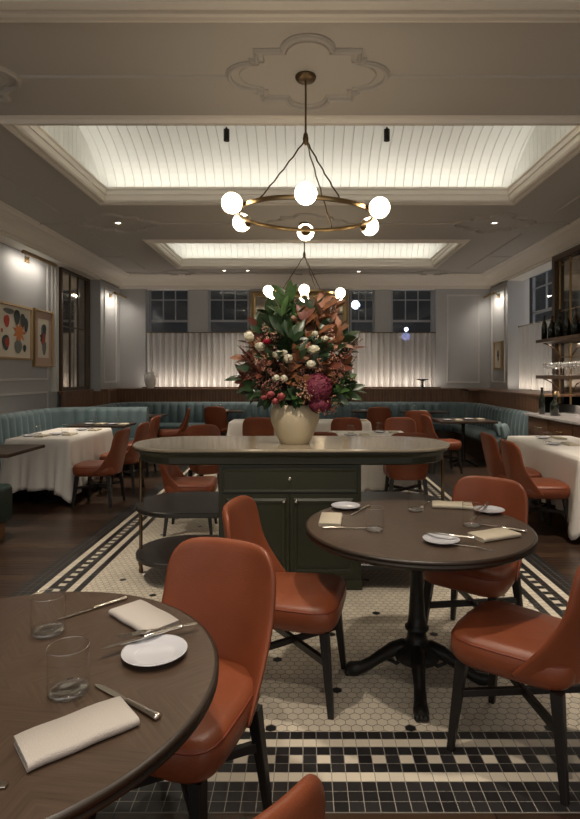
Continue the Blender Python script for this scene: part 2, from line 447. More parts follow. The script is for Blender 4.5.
for cx, cy in ros:
    kk = 1.0 if cy < 11 else .6
    m = MB(); ribbon(m, quatre(cx, cy, kk), .02, .03); ribbon(m, quatre(cx, cy, kk * .86), .006, .010); trim(m, 'ceil')
for cy in (4.1, 8.1, 12.0):
    e = .6 if cy < 11 else .36
    m = MB()
    for a, b in ((-2.72 + e, .02 - e), (.02 + e, 2.76 - e), (-4.1, -2.72 - e), (2.76 + e, 4.1)):
        ribbon(m, [(a, cy), (b, cy)], .014, .018, False)
    trim(m, 'ceil')
m = MB()
for sx, xr in ((-1, -3.35), (1, 3.39)):
    ribbon(m, [(xr, 4.7), (xr, 7.5)], .014, .016, False); ribbon(m, [(xr, 8.7), (xr, 11.6)], .014, .016, False)
    for yy in (6.0, 10.4): ribbon(m, [(xr, yy), (sx * 4.0, yy)], .012, .014, False)
trim(m, 'ceil')
# cornice all round
m = MB()
cp = [(.32, -.02), (-.34, -.02), (-.34, .012), (-.30, .02), (-.27, .045), (-.22, .05), (-.17, .075), (-.10, .13), (-.05, .20), (-.03, .205), (-.03, .24), (0.0, .245), (.0, .27), (.32, .27)]
m.sweep_rect([(o, h) for o, h in cp], -4.2, 4.2, YN, YB - .05, flat); trim(m)

# ------------------------------------------------------------------ walls
m = MB(); m.box(XL - .2, XL, YN, 11.4, 0, H); m.box(XL - .2, XLF, 11.4, YB + .2, 0, H); S('wall_left', m, 'wall')
WZ0, WZ1 = 1.19, 3.50
wins = [(-3.62, -1.25, (-2.66, -2.22)), (1.00, 2.97, (1.60, 1.98))]
m = MB()
m.box(XLF - .2, wins[0][0], YB, YB + .35, 0, H); m.box(wins[0][1], wins[1][0], YB, YB + .35, 0, H); m.box(wins[1][1], XR + .45, YB, YB + .35, 0, H)
for a, b, pl in wins:
    m.box(a, b, YB, YB + .35, 0, WZ0 - .03); m.box(a, b, YB, YB + .35, WZ1, H); m.box(pl[0], pl[1], YB + .10, YB + .35, WZ0, WZ1)
S('wall_back', m, 'wall')
NY0, NY1 = 9.30, 11.5    # niche with the side window on the right
m = MB(); m.box(XR, XR + .45, YN, NY0, 0, H); m.box(XR, XR + .45, NY1, YB, 0, H); m.box(XR, XR + .45, NY0, NY1, 0, 1.16); m.box(XR, XR + .45, NY0, NY1, 3.5, H)
S('wall_right', m, 'wall')

wn = [0]
def sash(x0, x1, z0, z1, zr, fn, cols=3):
    """sash window in local u,z; fn(u0,u1,d0,d1,z0,z1)->box coords"""
    wn[0] += 1
    m = MB(); t = .045
    def b(u0, u1, a, c, d0=0, d1=.05): m.box(*fn(u0, u1, d0, d1), a, c)
    b(x0, x0 + t, z0, z1); b(x1 - t, x1, z0, z1); b(x0 + t, x1 - t, z1 - t, z1); b(x0 + t, x1 - t, z0, z0 + t)
    w = S('window_%d' % wn[0], m, 'winframe', bevel=.004)
    m = MB(); g = .012
    def c(u0, u1, a, e, d0=.008, d1=.042): m.box(*fn(u0, u1, d0, d1), a, e)
    c(x0 + t, x1 - t, zr - .025, zr + .025, 0, .05)
    for i in range(1, cols):
        u = x0 + t + (x1 - x0 - 2 * t) * i / cols; c(u - g, u + g, zr + .025, z1 - t)
    zm = zr + (z1 - t - zr) * .66; c(x0 + t, x1 - t, zm - g, zm + g, .01, .04)
    m.build('muntins', 'winframe', w)
    m = MB(); m.box(*fn(x0 + t, x1 - t, .02, .026), z0 + t, z1 - t); m.build('glass_pane', 'pane', w)
for a, b, pl in wins:
    for u0, u1 in ((a + .03, pl[0]), (pl[1], b - .03)):
        sash(u0, u1, WZ0, WZ1, 2.72, lambda p, q, d0, d1: (p, q, YB + .17 + d0, YB + .17 + d1))
sash(NY0 + .05, NY1 - .3, 1.16, 3.5, 2.72, lambda p, q, d0, d1: (XR + .38 + d0, XR + .38 + d1, p, q))

# dark street outside
m = MB(); m.box(-9, 9, 18, 18.3, -1, 9); tag(m.build('street_facade', 'night'), 'dark building facade across the street outside the windows', 'building', kind='structure')
def glow(x, y, z, r, mt, label):
    o = thing('street_lamp', label, 'street lamp', (x, y, -.12)); MB().sphere((0, 0, z + .12), r).build('lens', mt, o)
    MB().tube([(0, .02, 0), (0, .02, z + .12 - r)], .03, 8).build('post', 'black', o)
glow(1.55, 17, 3.62, .13, 'street', 'bright white street lamp glowing through the window right of the flowers')
glow(3.1, 17, 2.87, .06, 'street', 'small white street lamp low in the rightmost upper window')
glow(1.05, 16, 2.10, .10, 'streetred', 'red traffic glow showing through the right curtain')
glow(3.0, 16.5, 2.62, .13, 'streetblue', 'blue sign glow showing through the right curtain')

# wood wainscot with ledge: continuous round the back
def slats(path, z0, z1, w, name, side=1, mats='slat'):
    m = MB(); 
    P = []
    for i in range(len(path) - 1):
        a, b = Vector(path[i]), Vector(path[i + 1]); L = (b - a).length; t = (b - a) / L; nrm = Vector((t.y, -t.x)) * side
        n = max(1, int(L / w)); ww = L / n
        for k in range(n):
            for s_, d in ((.0, 0), (.12, .012), (.88, .012), (1.0, 0)):
                q = a + t * ((k + s_) * ww) + nrm * d; P.append((q.x, q.y))
    m.loft([[(x, y, z) for x, y in P] for z in (z0, z1)], 0, False, False, closed=False)
    return m
YW = 12.03; XRW = 3.66; XLW = -3.98
path = [(XL + .08, 9.96), (XL + .08, 11.2), (-4.05, 11.5), (XLF + .12, YW), (3.2, YW), (3.5, YW - .12), (XRW, YW - .42), (XRW, 8.56)]
m = slats(path, 0, 1.15, .062, 'w'); S('wall_panelling', m, 'slat')
m = MB()   # ledge on top of it
m.box(XLF, 3.4, YW - .03, YB, 1.15, 1.185); m.box(XL, XL + .11, 9.96, 11.4, 1.15, 1.185); m.box(XRW - .03, XR + .35, 8.56, NY1, 1.15, 1.18); m.box(3.4, XR, NY1, YB, 1.15, 1.182)
m.box(XLF, XLF + .15, 11.4, YW, 1.15, 1.184)
m.add([(3.4, YW - .03, 1.15), (XRW - .03, YW - .40, 1.15), (XRW - .03, NY1, 1.15), (3.4, NY1 + .1, 1.15), (3.4, YW - .03, 1.181), (XRW - .03, YW - .40, 1.181), (XRW - .03, NY1, 1.181), (3.4, NY1 + .1, 1.181)],
      [(0, 1, 2, 3), (4, 7, 6, 5), (0, 4, 5, 1), (1, 5, 6, 2), (2, 6, 7, 3), (3, 7, 4, 0)], 0, False)
trim(m, 'slat')
m = MB(); m.box(-3.6, 3.0, YW + .22, YW + .25, 1.185, 1.215); trim(m, 'slat')

# wall panel mouldings
wl = lambda X, sgn: (lambda u, v, h: (X + sgn * h, u, v))
wb = lambda u, v, h: (u, YB - h, v)
pp = [(0, 0), (0, .012), (.008, .018), (.02, .014), (.03, .02), (.035, .006), (.035, 0)]
m = MB(); m.sweep_rect(pp, 3.5, 9.55, 1.43, 3.45, wl(XL, 1)); trim(m, 'walltrim')
m = MB(); m.sweep_rect(pp, 3.5, 9.55, .7, 1.17, wl(XL, 1)); trim(m, 'walltrim')
m = MB(); m.box(XL, XL + .05, 9.8, 9.92, 1.19, 3.45); m.box(XL, XL + .03, 9.72, 9.8, 1.19, 3.45); trim(m, 'walltrim')
m = MB(); m.sweep_rect(pp, 11.62, 12.3, 1.35, 3.3, wl(XLF, 1)); trim(m, 'walltrim')
m = MB(); m.sweep_rect(pp, 3.25, 3.93, 1.33, 3.27, wb); trim(m, 'walltrim')
m = MB(); m.sweep_rect(pp, 11.68, 12.42, 1.35, 3.3, wl(XR, -1)); trim(m, 'walltrim')
m = MB(); m.box(-4.2, 4.2, YB - .03, YB, 3.28 + .25, 3.7); trim(m, 'walltrim')

# curtains
def curtain(a, b, z0, z1, fn, label, nf):
    m = MB(); n = nf * 10; rings = []
    for i in range(n + 1):
        u = a + (b - a) * i / n; ph = 2 * pi * i / 10
        wob = .25 * sin(i * .37) + .2 * sin(i * .11)
        row = []
        for k in range(7):
            t = k / 6; z = z1 + (z0 - z1) * t
            row.append(fn(u + .010 * sin(ph * .5 + 2 * t), (.048 + .010 * t) * sin(ph + wob * t * 1.5) + .004 * sin(ph * 2.3), z))
        rings.append(row)
    m.loft(rings, 0, False, True, closed=False)
    r = thing('cafe_curtain', label, 'curtain', fn((a + b) / 2, 0, z0 - .01))
    ro = Vector(r.location); m.v = [tuple(Vector(q) - ro) for q in m.v]
    m.build('sheer_panel', 'curtain', r)
    m = MB(); m.tube([fn(a - .03, .0, z1 + .01), fn(b + .03, .0, z1 + .01)], .012, 10)
    for u in (a - .03, b + .03): m.sphere(fn(u, 0, z1 + .01), .02, 10, 8)
    m.v = [tuple(Vector(q) - ro) for q in m.v]; m.build('curtain_rod', 'bronze', r)
yfn = lambda u, d, z: (u, YB + .02 - d, z)
curtain(-3.60, -1.27, 1.2, 2.43, yfn, 'long white pleated café curtain on a rod left of the flower arrangement', 17)
curtain(1.03, 2.95, 1.2, 2.43, yfn, 'white pleated café curtain on the back windows right of the flower arrangement', 14)
curtain(NY0 + .05, NY1 - .12, 1.2, 2.46, lambda u, d, z: (XR + .20 - d, u, z), 'white pleated café curtain in the side window niche beside the bar shelves', 15)
# mirror between the windows
r = thing('gilt_mirror', 'large gilt framed mirror on the back wall behind the flowers', 'mirror', (-.12, YB - .01, 1.3))
m = MB(); m.sweep_rect([(0, 0), (0, .05), (.03, .06), (.08, .035), (.10, .05), (.12, .03), (.12, 0)], -1.0, .98, .12, 1.95, lambda u, v, h: (u, -h, v)); m.build('frame', 'gold', r)
m = MB(); m.box(-1.01, .99, -.02, 0, .11, 1.96); m.build('mirror_glass', 'mirror', r)

def area(name, loc, rot, sx, sy, e, col):
    l = bpy.data.lights.new(name, 'AREA'); l.shape = 'RECTANGLE'; l.size = sx; l.size_y = sy; l.energy = e; l.color = col
    o = bpy.data.objects.new(name, l); COL.objects.link(o); o.location = loc; o.rotation_euler = rot; return o
WARM = (1, .86, .70)
area('curtain_uplight', (-2.43, YW + .34, 1.20), (R(180 - 32), 0, 0), 2.3, .04, 5.2, (1, .86, .72))
area('curtain_uplight', (1.99, YW + .34, 1.20), (R(180 - 32), 0, 0), 1.9, .04, 4.4, (1, .86, .72))
area('curtain_uplight', (XR + .02, (NY0 + NY1) / 2, 1.20), (R(180), R(28), 0), .04, 2.0, 3, (1, .86, .7))

# left mirror bay
r = thing('paned_wall_mirror', 'tall brown framed antique mirror with narrow panes on the left wall', 'mirror', (XL, 10.68, 1.19))
m = MB(); 
for a, b in ((-.66, -.61), (.56, .66)): m.box(0, .06, a, b, 0, 2.28)
m.box(0, .06, -.61, .56, 2.2, 2.28); m.box(0, .05, -.58, .56, 0, .06); m.build('frame', 'frame_brown', r)
m = MB(); m.box(.0, .02, -.61, .56, .06, 2.2); m.build('mirror_glass', 'mirror', r)
m = MB()
for yy in (-.22, .14): m.box(.02, .04, yy - .008, yy + .008, .06, 2.2)
m.box(.02, .035, -.58, .56, 1.18, 1.2)
m.build('glazing_bars', 'frame_brown', r)
# right bar mirror
r = thing('bar_mirror', 'brass gridded antique mirror behind the bar shelves on the right wall', 'mirror', (XR, 0, 1.02))
m = MB()
m.box(-.10, 0, 9.12, 9.22, 0, 2.33); m.box(-.10, 0, 4.6, 9.22, 2.33, 2.42); m.build('frame', 'frame_brown', r)
m = MB(); m.box(-.02, 0, 4.6, 9.12, 0, 2.33); m.build('mirror_glass', 'mirror', r)
m = MB()
for k in range(13): m.box(-.035, -.02, 9.10 - .37 * k, 9.115 - .37 * k, 0, 2.33)
for zz in (.75, 1.5, 2.25): m.box(-.032, -.02, 4.6, 9.12, zz, zz + .012)
m.build('glazing_bars', 'brass', r)

# ------------------------------------------------------------------ pictures and picture lights
hs_ = [0]
def picture(label, X, y0, y1, z0, z1, sgn, fr, art, pinkm=False):
    r = thing('framed_picture', label, 'picture', (X, (y0 + y1) / 2, z0)); w = (y1 - y0) / 2; h = z1 - z0
    m = MB(); m.sweep_rect([(0, 0), (0, .05), (-.03, .055), (-.035, .03), (-.035, 0)], -w, w, 0, h, lambda u, v, k: (sgn * k, u, v)); m.build('frame', fr, r)
    m = MB(); m.box(*sorted((0, sgn * .02)), -w + .03, w - .03, .03, h - .03); m.build('mount', 'pinkmat' if pinkm else 'paper', r)
    m = MB(); 
    if pinkm: m.add([(sgn * .022, a, b) for a, b in ((-w * .55, h * .16), (w * .55, h * .16), (w * .55, h * .84), (-w * .55, h * .84))], [(0, 1, 2, 3)], 0, False)
    def blob(cu, cv, ru, rv, mi, n=14, star=0, ph=0):
        V = []
        for k in range(n):
            a = 2 * pi * k / n + ph; q = (1 - star * (k % 2)) * (1 + .08 * sin(3 * a + cu))
            V.append((sgn * (.024 + .0006 * hs_[0]), cu * w + ru * w * q * cos(a), cv * h + rv * h * q * sin(a)))
        m.add(V, [tuple(range(n))], mi, False)
    hs_[0] = 0
    for a_ in art: hs_[0] += 1; blob(*a_)
    m.build('artwork', ['paper', 'ink_red', 'ink_orange', 'ink_dark', 'ink_grey'], r)
picture('framed abstract print of red and dark shapes round an orange starburst on the left wall', XL, 7.95, 8.98, 1.72, 2.56, 1, 'frame_oak',
        [(-.45, .68, .16, .11, 1), (-.5, .30, .2, .14, 3), (-.42, .30, .12, .09, 1), (.25, .50, .42, .24, 2, 18, .55), (.25, .50, .2, .12, 2), (.12, .78, .17, .14, 3), (.45, .74, .14, .13, 3), (.65, .66, .12, .14, 3), (.18, .24, .22, .12, 4), (-.35, .86, .3, .05, 4), (-.72, .5, .05, .04, 1), (.55, .22, .1, .07, 3)])
picture('gilt framed print with a pink mount hanging nearest the tall left mirror', XL, 9.05, 9.74, 1.62, 2.58, 1, 'gold',
        [(0, .60, .26, .16, 4), (.08, .66, .2, .1, 3), (-.1, .5, .3, .12, 3, 14, .3), (0, .42, .3, .1, 1, 12, .4), (.05, .34, .22, .13, 4), (0, .5, .1, .1, 1)], True)
picture('small gold framed drawing on the narrow right wall by the back corner', XR, 11.75, 12.25, 1.60, 2.20, -1, 'gold',
        [(0, .5, .3, .25, 4, 16, .3), (.1, .55, .15, .12, 3)])
def picture_light(label, X, y0, y1, z, sgn, e):
    r = thing('picture_light', label, 'lamp', (X, (y0 + y1) / 2, z)); w = (y1 - y0) / 2
    m = MB(); m.tube([(sgn * .22, -w, 0), (sgn * .22, w, 0)], .03, 12); m.build('lamp_shade', 'brass', r)
    m = MB(); m.tube([(0, 0, -.02), (sgn * .07, 0, .05), (sgn * .20, 0, .02)], .009, 8); m.build('arm', 'brass', r)
    m = MB(); m.box(*sorted((0, sgn * .02)), -.06, .06, -.06, .03); m.build('wall_plate', 'brass', r, bevel=.004)
    a = area('picture_lamp', (X + sgn * .22, (y0 + y1) / 2, z - .035), (0, R(-30) * sgn * -1, 0), .03, 2 * w * .95, e, (1, .9, .76))
picture_light('long brass picture light above the two prints on the left wall', XL, 8.33, 9.4, 3.34, 1, 3.2)
picture_light('brass picture light on the left wall near the back corner', XLF, 11.62, 12.30, 3.2, 1, 3.4)
picture_light('brass picture light above the small drawing on the right', XR, 11.72, 12.3, 3.2, -1, 3.2)

# ------------------------------------------------------------------ banquettes
def arcpts(c, r, a0, a1, n=8): return [(c[0] + r * cos(R(a0 + (a1 - a0) * i / n)), c[1] + r * sin(R(a0 + (a1 - a0) * i / n))) for i in range(n + 1)]
def resample(path, step):
    P = [Vector(p) for p in path]; out = []; s = 0; acc = 0
    L = [0]
    for i in range(len(P) - 1): L.append(L[-1] + (P[i + 1] - P[i]).length)
    n = int(L[-1] / step); j = 0
    for k in range(n + 1):
        d = L[-1] * k / n
        while j < len(P) - 2 and d > L[j + 1]: j += 1
        t = (d - L[j]) / (L[j + 1] - L[j]); out.append((P[j].lerp(P[j + 1], t), d))
    return out
def banquette(label, path, ztop, cw=.175, base='walnutdark'):
    r = thing('banquette', label, 'banquette', (path[0][0], path[0][1], 0)); ox, oy = path[0]
    pts = resample(path, cw / 10); n = len(pts)
    def sweep(prof, name, mt, smooth=True):
        m = MB(); rings = []
        for i, (p, d) in enumerate(pts):
            t = (pts[min(i + 1, n - 1)][0] - pts[max(i - 1, 0)][0]).normalized(); nn = Vector((t.y, -t.x))
            b = abs(sin(pi * d / cw)) ** .55
            rings.append([(p.x + nn.x * (o + k * b) - ox, p.y + nn.y * (o + k * b) - oy, z) for o, z, k in prof])
        m.loft(rings, 0, True, smooth); m.build(name, mt, r)
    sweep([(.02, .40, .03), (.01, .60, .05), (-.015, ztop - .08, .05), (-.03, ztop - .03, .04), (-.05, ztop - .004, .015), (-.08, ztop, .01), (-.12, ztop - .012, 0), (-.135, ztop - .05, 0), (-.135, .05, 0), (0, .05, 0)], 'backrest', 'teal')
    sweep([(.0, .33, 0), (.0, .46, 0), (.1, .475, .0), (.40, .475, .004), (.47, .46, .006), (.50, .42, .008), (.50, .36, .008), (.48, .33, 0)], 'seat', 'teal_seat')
    sweep([(.0, .0, 0), (.0, .33, 0), (.44, .33, 0), (.44, .0, 0)], 'base', base, False)
    return r
banquette('teal channel-tufted corner banquette along the left wall under the prints', [(-4.0, 5.2), (-4.0, 8.55)] + arcpts((-3.6, 8.55), .4, 180, 90) + [(-2.55, 8.95)], .965)
banquette('long teal channel-tufted banquette running under the back windows and curving forward at the right',
          [(-3.85, 9.4), (-3.85, 11.3)] + arcpts((-3.35, 11.3), .5, 180, 90) + arcpts((2.8, 11.1), .7, 90, 0, 10) + [(3.48, 8.6)], .905)
# near left bench end
r = thing('leather_bench', 'dark green leather bench end with an oak plinth at the left edge', 'bench', (-3.1, 4.82, 0))
m = MB(); m.box(-.9, .42, -.25, .30, .16, .50); m.build('seat', 'greenleather', r, bevel=.05, segs=4)
m = MB(); m.box(-.9, .36, -.20, .25, 0, .16); m.build('base', 'oak', r, bevel=.004)

# pillows on the right end
for i, (x, y, lb) in enumerate([(3.22, 9.1, 'pale blue cushion farther along the right end of the banquette'), (3.20, 8.78, 'pale blue cushion at the very end of the banquette by the drawers')]):
    m = MB(); 
    rings = []
    for k in range(9):
        t = -1 + 2 * k / 8; w = sqrt(max(.0, 1 - abs(t) ** 4)) ; th_ = .065 * sqrt(max(0, 1 - t * t)) + .006
        rings.append([(t * .13 * 1, th_ * sin(a) * (1), .13 * (abs(cos(a)) ** .6) * (1 if cos(a) > 0 else -1) * (.75 + .25 * w) + .13) for a in [2 * pi * j / 16 for j in range(16)]])
    o = m.loft(rings).build('cushion', 'pillow', loc=(x, y, .462)); o.rotation_euler = (R(-14), 0, R(60)); tag(o, lb, 'cushion', 'cushions on the banquette')

# ------------------------------------------------------------------ chair
def make_chair():
    t = thing('dining_chair', 'x', 'chair')
    # seat cushion
    def outline(s, z):
        P = []
        for k in range(28):
            a = 2 * pi * k / 28; ca, sa = cos(a), sin(a)
            e = .42
            x = (abs(ca) ** e) * (1 if ca > 0 else -1); y = (abs(sa) ** e) * (1 if sa > 0 else -1)
            w = .225 + .020 * y
            P.append((x * (w - s), y * (.235 - s) + .01, z + .012 * (1 - x * x) * (1 if z > .45 else 0)))
        return P
    m = MB(); m.loft([outline(.05, .352), outline(.022, .358), outline(.006, .376), outline(-.002, .41), outline(0, .448), outline(.012, .470), outline(.04, .480), outline(.12, .484)])
    m.build('seat', 'leather', t)
    m = MB(); m.tube([(x, y, z) for x, y, z in [(p[0] * 1.005, p[1] * 1.003, .455) for p in outline(.004, .44)]], .0035, 6, closed=True); m.build('piping', 'leather_seam', t)
    # curved backrest with wings
    nu, nv = 17, 13; F_, B_ = [], []
    for j in range(nv):
        v = j / (nv - 1)
        for i in range(nu):
            u = -1 + 2 * i / (nu - 1)
            hw = .245 - .022 * v - .015 * (1 - v) ** 2
            q = max(0, (v - .72) / .28)
            hw *= 1 - .10 * q ** 4
            bot = .36 + .02 * abs(u) ** 2
            top = .885 - .010 * abs(u) ** 2 - .035 * abs(u) ** 8
            z = bot + (top - bot) * v
            wrap = (.055 + .15 * max(0, 1 - v * 1.55) ** 1.5) * abs(u) ** 3
            y = -.215 - .095 * v + wrap
            th_ = .042 * (1 - .35 * abs(u) ** 6) * (1 - .25 * v)
            nx = -u * .35
            F_.append((u * hw + nx * th_ * .3, y + th_ / 2, z)); B_.append((u * hw - nx * th_ * .6, y - th_ / 2, z - .004))
    V = F_ + B_; o = nu * nv; F = []
    for j in range(nv - 1):
        for i in range(nu - 1):
            a = j * nu + i; F.append((a, a + 1, a + nu + 1, a + nu)); F.append((o + a, o + a + nu, o + a + nu + 1, o + a + 1))
    for i in range(nu - 1):
        F.append((i, o + i, o + i + 1, i + 1)); a = (nv - 1) * nu + i; F.append((a, a + 1, o + a + 1, o + a))
    for j in range(nv - 1):
        a = j * nu; F.append((a, a + nu, o + a + nu, o + a)); a = j * nu + nu - 1; F.append((a, o + a, o + a + nu, a + nu))
    m = MB(); m.add(V, F, 0, True); m.build('backrest', 'leather', t, sub=1)
    for sx, sy in ((-1, 1), (1, 1), (-1, -1), (1, -1)):
        m = MB(); rings = []
        for z, w in ((.0, .013), (.36, .022)):
            k = (.36 - z) / .36; cx = sx * (.175 + .035 * k); cy = sy * (.18 + .035 * k) + .005
            rings.append([(cx + a * w, cy + b * w, z) for a, b in ((-1, -1), (1, -1), (1, 1), (-1, 1))])
        m.loft(rings, 0, True, False); m.build('leg', 'legwood', t, bevel=.004)
    for s_ in (-1, 1):
        m = MB(); a = Vector((-.19 * s_, -.19, .225)); b = Vector((.19 * s_, .20, .225)); d = (b - a).normalized(); n_ = Vector((-d.y, d.x, 0)) * .011
        hz = .016 if s_ > 0 else .014; zz = Vector((0, 0, hz))
        V = [tuple(a - n_ - zz), tuple(a + n_ - zz), tuple(a + n_ + zz), tuple(a - n_ + zz)], [tuple(b - n_ - zz), tuple(b + n_ - zz), tuple(b + n_ + zz), tuple(b - n_ + zz)]
        m.loft([list(V[0]), list(V[1])], 0, True, False); m.build('stretcher', 'legwood', t, bevel=.002)
    return t
CH = make_chair()
def chair(x, y, fx, fy, label, group=None): return place(CH, (x, y, 0), face(fx, fy), label, group)
chair(-.40, 1.80, -.36, -.93, 'rust leather chair at the front left table, its whole upright back facing the camera')
chair(-.06, 2.67, .97, -.20, 'rust leather chair seen side-on between the green console and the round table')
chair(.94, 3.10, -.62, -.79, 'rust leather chair behind the round table, facing the camera')
chair(.885, 2.235, -.76, .65, 'rust leather chair cut by the right edge in front of the round table')
chair(-.30, .975, -.66, .75, 'rust leather chair of which only the top of the back shows at the bottom edge')
G1 = 'chairs at the left white-clothed table'
chair(-2.36, 6.38, -1, .04, 'rust leather chair at the near end of the left white-clothed table', G1)
chair(-2.36, 7.18, -1, .0, 'rust leather chair at the far end of the left white-clothed table', G1)
chair(-2.50, 8.30, -1, .0, 'rust leather chair at the dark table by the end of the left banquette')
chair(-2.42, 10.15, -1, -.25, 'rust leather chair beside the dark table in the back left booth')
chair(-1.70, 10.95, 0.15, 1, 'rust leather chair, back to the camera, at the back table left of the flowers')
chair(-1.10, 5.35, 1, .05, 'rust leather chair seen through the left end of the console')
chair(-1.12, 6.55, .5, -.85, 'rust leather chair whose top shows over the left end of the console')
chair(.17, 6.26, .05, 1, 'rust leather chair just right of the flower pot behind the console')
G2 = 'chairs on the right side of the middle white-clothed table'
chair(1.12, 6.17, .03, 1, 'rust leather chair near right of the middle white-clothed table, behind the console end', G2)
chair(1.33, 7.66, -.1, -1, 'rust leather chair at the far right side of the middle white-clothed table', G2)
G3 = 'chairs on the near side of the far white-clothed table'
chair(-.68, 8.28, 0, 1, 'rust leather chair before the far white-clothed table, left of the flower pot', G3)
chair(.60, 8.28, 0, 1, 'rust leather chair before the far white-clothed table, right of the flower pot', G3)
chair(1.42, 10.8, .05, 1, 'rust leather chair, back to the camera, at the back table right of the flowers')
chair(1.98, 9.7, .25, .95, 'rust leather chair half hidden at the near side of the right corner table')
chair(2.12, 8.55, 1, .1, 'rust leather chair turned sideways at the left of the right corner table')
G4 = 'chairs at the right white-clothed table'
chair(2.20, 5.27, 1, .02, 'rust leather chair at the near side of the right white-clothed table', G4)
chair(2.22, 5.92, 1, .0, 'rust leather chair at the far side of the right white-clothed table', G4)

# ------------------------------------------------------------------ round tables
def make_round():
    t = thing('round_table', 'x', 'table')
    Rr = .55; m = MB()
    m.lathe([(.0001, .76), (Rr - .012, .76)], 96, mi=0); m.build('tabletop', 'veneer', t)
    m = MB()
    m.lathe([(r_, .76 - (.76 - z_) * .74) for r_, z_ in [(Rr - .012, .7598), (Rr - .004, .757), (Rr, .751), (Rr - .001, .744), (Rr - .006, .739), (Rr - .007, .733), (Rr - .002, .729), (Rr - .001, .722), (Rr - .006, .716), (Rr - .015, .712), (Rr - .017, .704), (Rr - .028, .697), (.05, .697)]], 96)
    m.build('moulded_edge', 'tableedge', t)
    m = MB(); m.lathe([(.20, .7125), (.20, .700), (.07, .68), (.045, .64), (.036, .60), (.033, .56), (.040, .55), (.040, .54), (.031, .53), (.034, .42), (.040, .32), (.046, .27), (.058, .262), (.058, .250), (.044, .24), (.050, .20), (.066, .18), (.10, .155), (.115, .13), (.105, .105), (.07, .085), (.0005, .085)], 28)
    m.build('pedestal', 'iron', t)
    for k in range(4):
        m = MB(); P = []; rr = []
        for (d, z, r_) in ((.03, .16, .035), (.07, .165, .034), (.12, .15, .028), (.17, .115, .024), (.22, .075, .022), (.265, .045, .024), (.30, .032, .028), (.325, .030, .028), (.345, .028, .018)):
            P.append((d, 0, z * .92)); rr.append(r_ * 1.22)
        m.tube(P, rr, 12); m.sphere((.318, .0, .030), .030, 12, 8)
        for s_ in (-1, 0, 1): m.sphere((.340, s_ * .018, .016), .0155, 8, 6)
        m.tube([(.06, 0, .10), (.10, 0, .07), (.14, 0, .09), (.12, 0, .13)], .010, 8)
        o = m.build('leg', 'iron', t); o.rotation_euler = (0, 0, k * pi / 2)
    return t
RT = make_round()
place(RT, (.55, 2.73, 0), R(-8), 'round dark walnut table with iron pedestal in front of the console at the right')
place(RT, (-.765, 1.347, 0), R(60), 'large round walnut table cut by the left edge in the foreground')
ZT = .76

# ------------------------------------------------------------------ tableware prototypes
def make_tumbler():
    t = thing('glass_tumbler', 'x', 'glass'); m = MB()
    m.lathe([(.0005, .0), (.040, 0), (.0455, .003), (.047, .01), (.047, .108), (.0462, .1095), (.0454, .108), (.0450, .014)], 40); 
    o = m.build('vessel', 'glass', t)
    m = MB(); m.lathe([(.0005, .001), (.040, .001), (.0445, .004), (.0445, .012), (.040, .0145), (.02, .0125), (.0005, .012)], 32); m.build('base', 'glass_base', t)
    m = MB(); m.tube([(.0462 * cos(2 * pi * k / 40), .0462 * sin(2 * pi * k / 40), .1088) for k in range(40)], .0012, 6, closed=True); m.build('rim', 'glass_rim', t); return t
def make_plate():
    m = MB(); m.lathe([(.0005, .0), (.045, 0), (.05, .003), (.085, .014), (.090, .0175), (.0895, .0190), (.084, .0175), (.058, .007), (.052, .006), (.0005, .006)], 48)
    o = m.build('side_plate', 'porcelain'); return tag(o, 'x', 'plate')
def make_knife():
    t = thing('table_knife', 'x', 'knife')
    m = MB(); P = []
    prof = [(-.115, .002), (-.110, .006), (-.09, .0085), (-.05, .009), (-.02, .008), (-.005, .005), (.0, .004)]
    m.loft([[(x, -w * .8, .0035), (x, w, .0030), (x, w, .0042), (x, -w * .8, .0052)] for x, w in prof], 0, True, False); m.build('blade', 'silver', t)
    m = MB(); prof = [(-.002, .0045, .003), (.004, .0075, .005), (.008, .006, .004), (.03, .0068, .0045), (.07, .008, .0052), (.095, .0095, .006), (.103, .0105, .0065), (.108, .009, .006), (.110, .004, .003)]
    m.loft([[(x, w * cos(a), .0062 + h * sin(a)) for a in [2 * pi * j / 12 for j in range(12)]] for x, w, h in prof]); m.build('handle', 'silver', t)
    return t
def make_fork():
    t = thing('table_fork', 'x', 'fork')
    m = MB(); prof = [(-.035, .003, .006), (-.01, .0028, .005), (.03, .003, .0038), (.07, .0055, .003), (.095, .0085, .003), (.104, .006, .003)]
    m.loft([[(x, -w, z), (x, w, z), (x, w * .8, z + .002), (x, -w * .8, z + .002)] for x, w, z in prof], 0, True, False); m.build('handle', 'silver', t, bevel=.0006)
    m = MB(); m.loft([[(x, -w, z), (x, w, z), (x, w, z + .0015), (x, -w, z + .0015)] for x, w, z in ((-.075, .011, .002), (-.06, .0115, .003), (-.045, .009, .005), (-.034, .003, .006))], 0, True, False)
    for k in range(4):
        y = -.0095 + k * .0063; m.loft([[(x, y - .0013, z), (x, y + .0013, z), (x, y + .0013, z + .0014), (x, y - .0013, z + .0014)] for x, z in ((-.115, .004), (-.095, .0015), (-.072, .002))], 0, True, False)
    m.build('tines', 'silver', t); return t
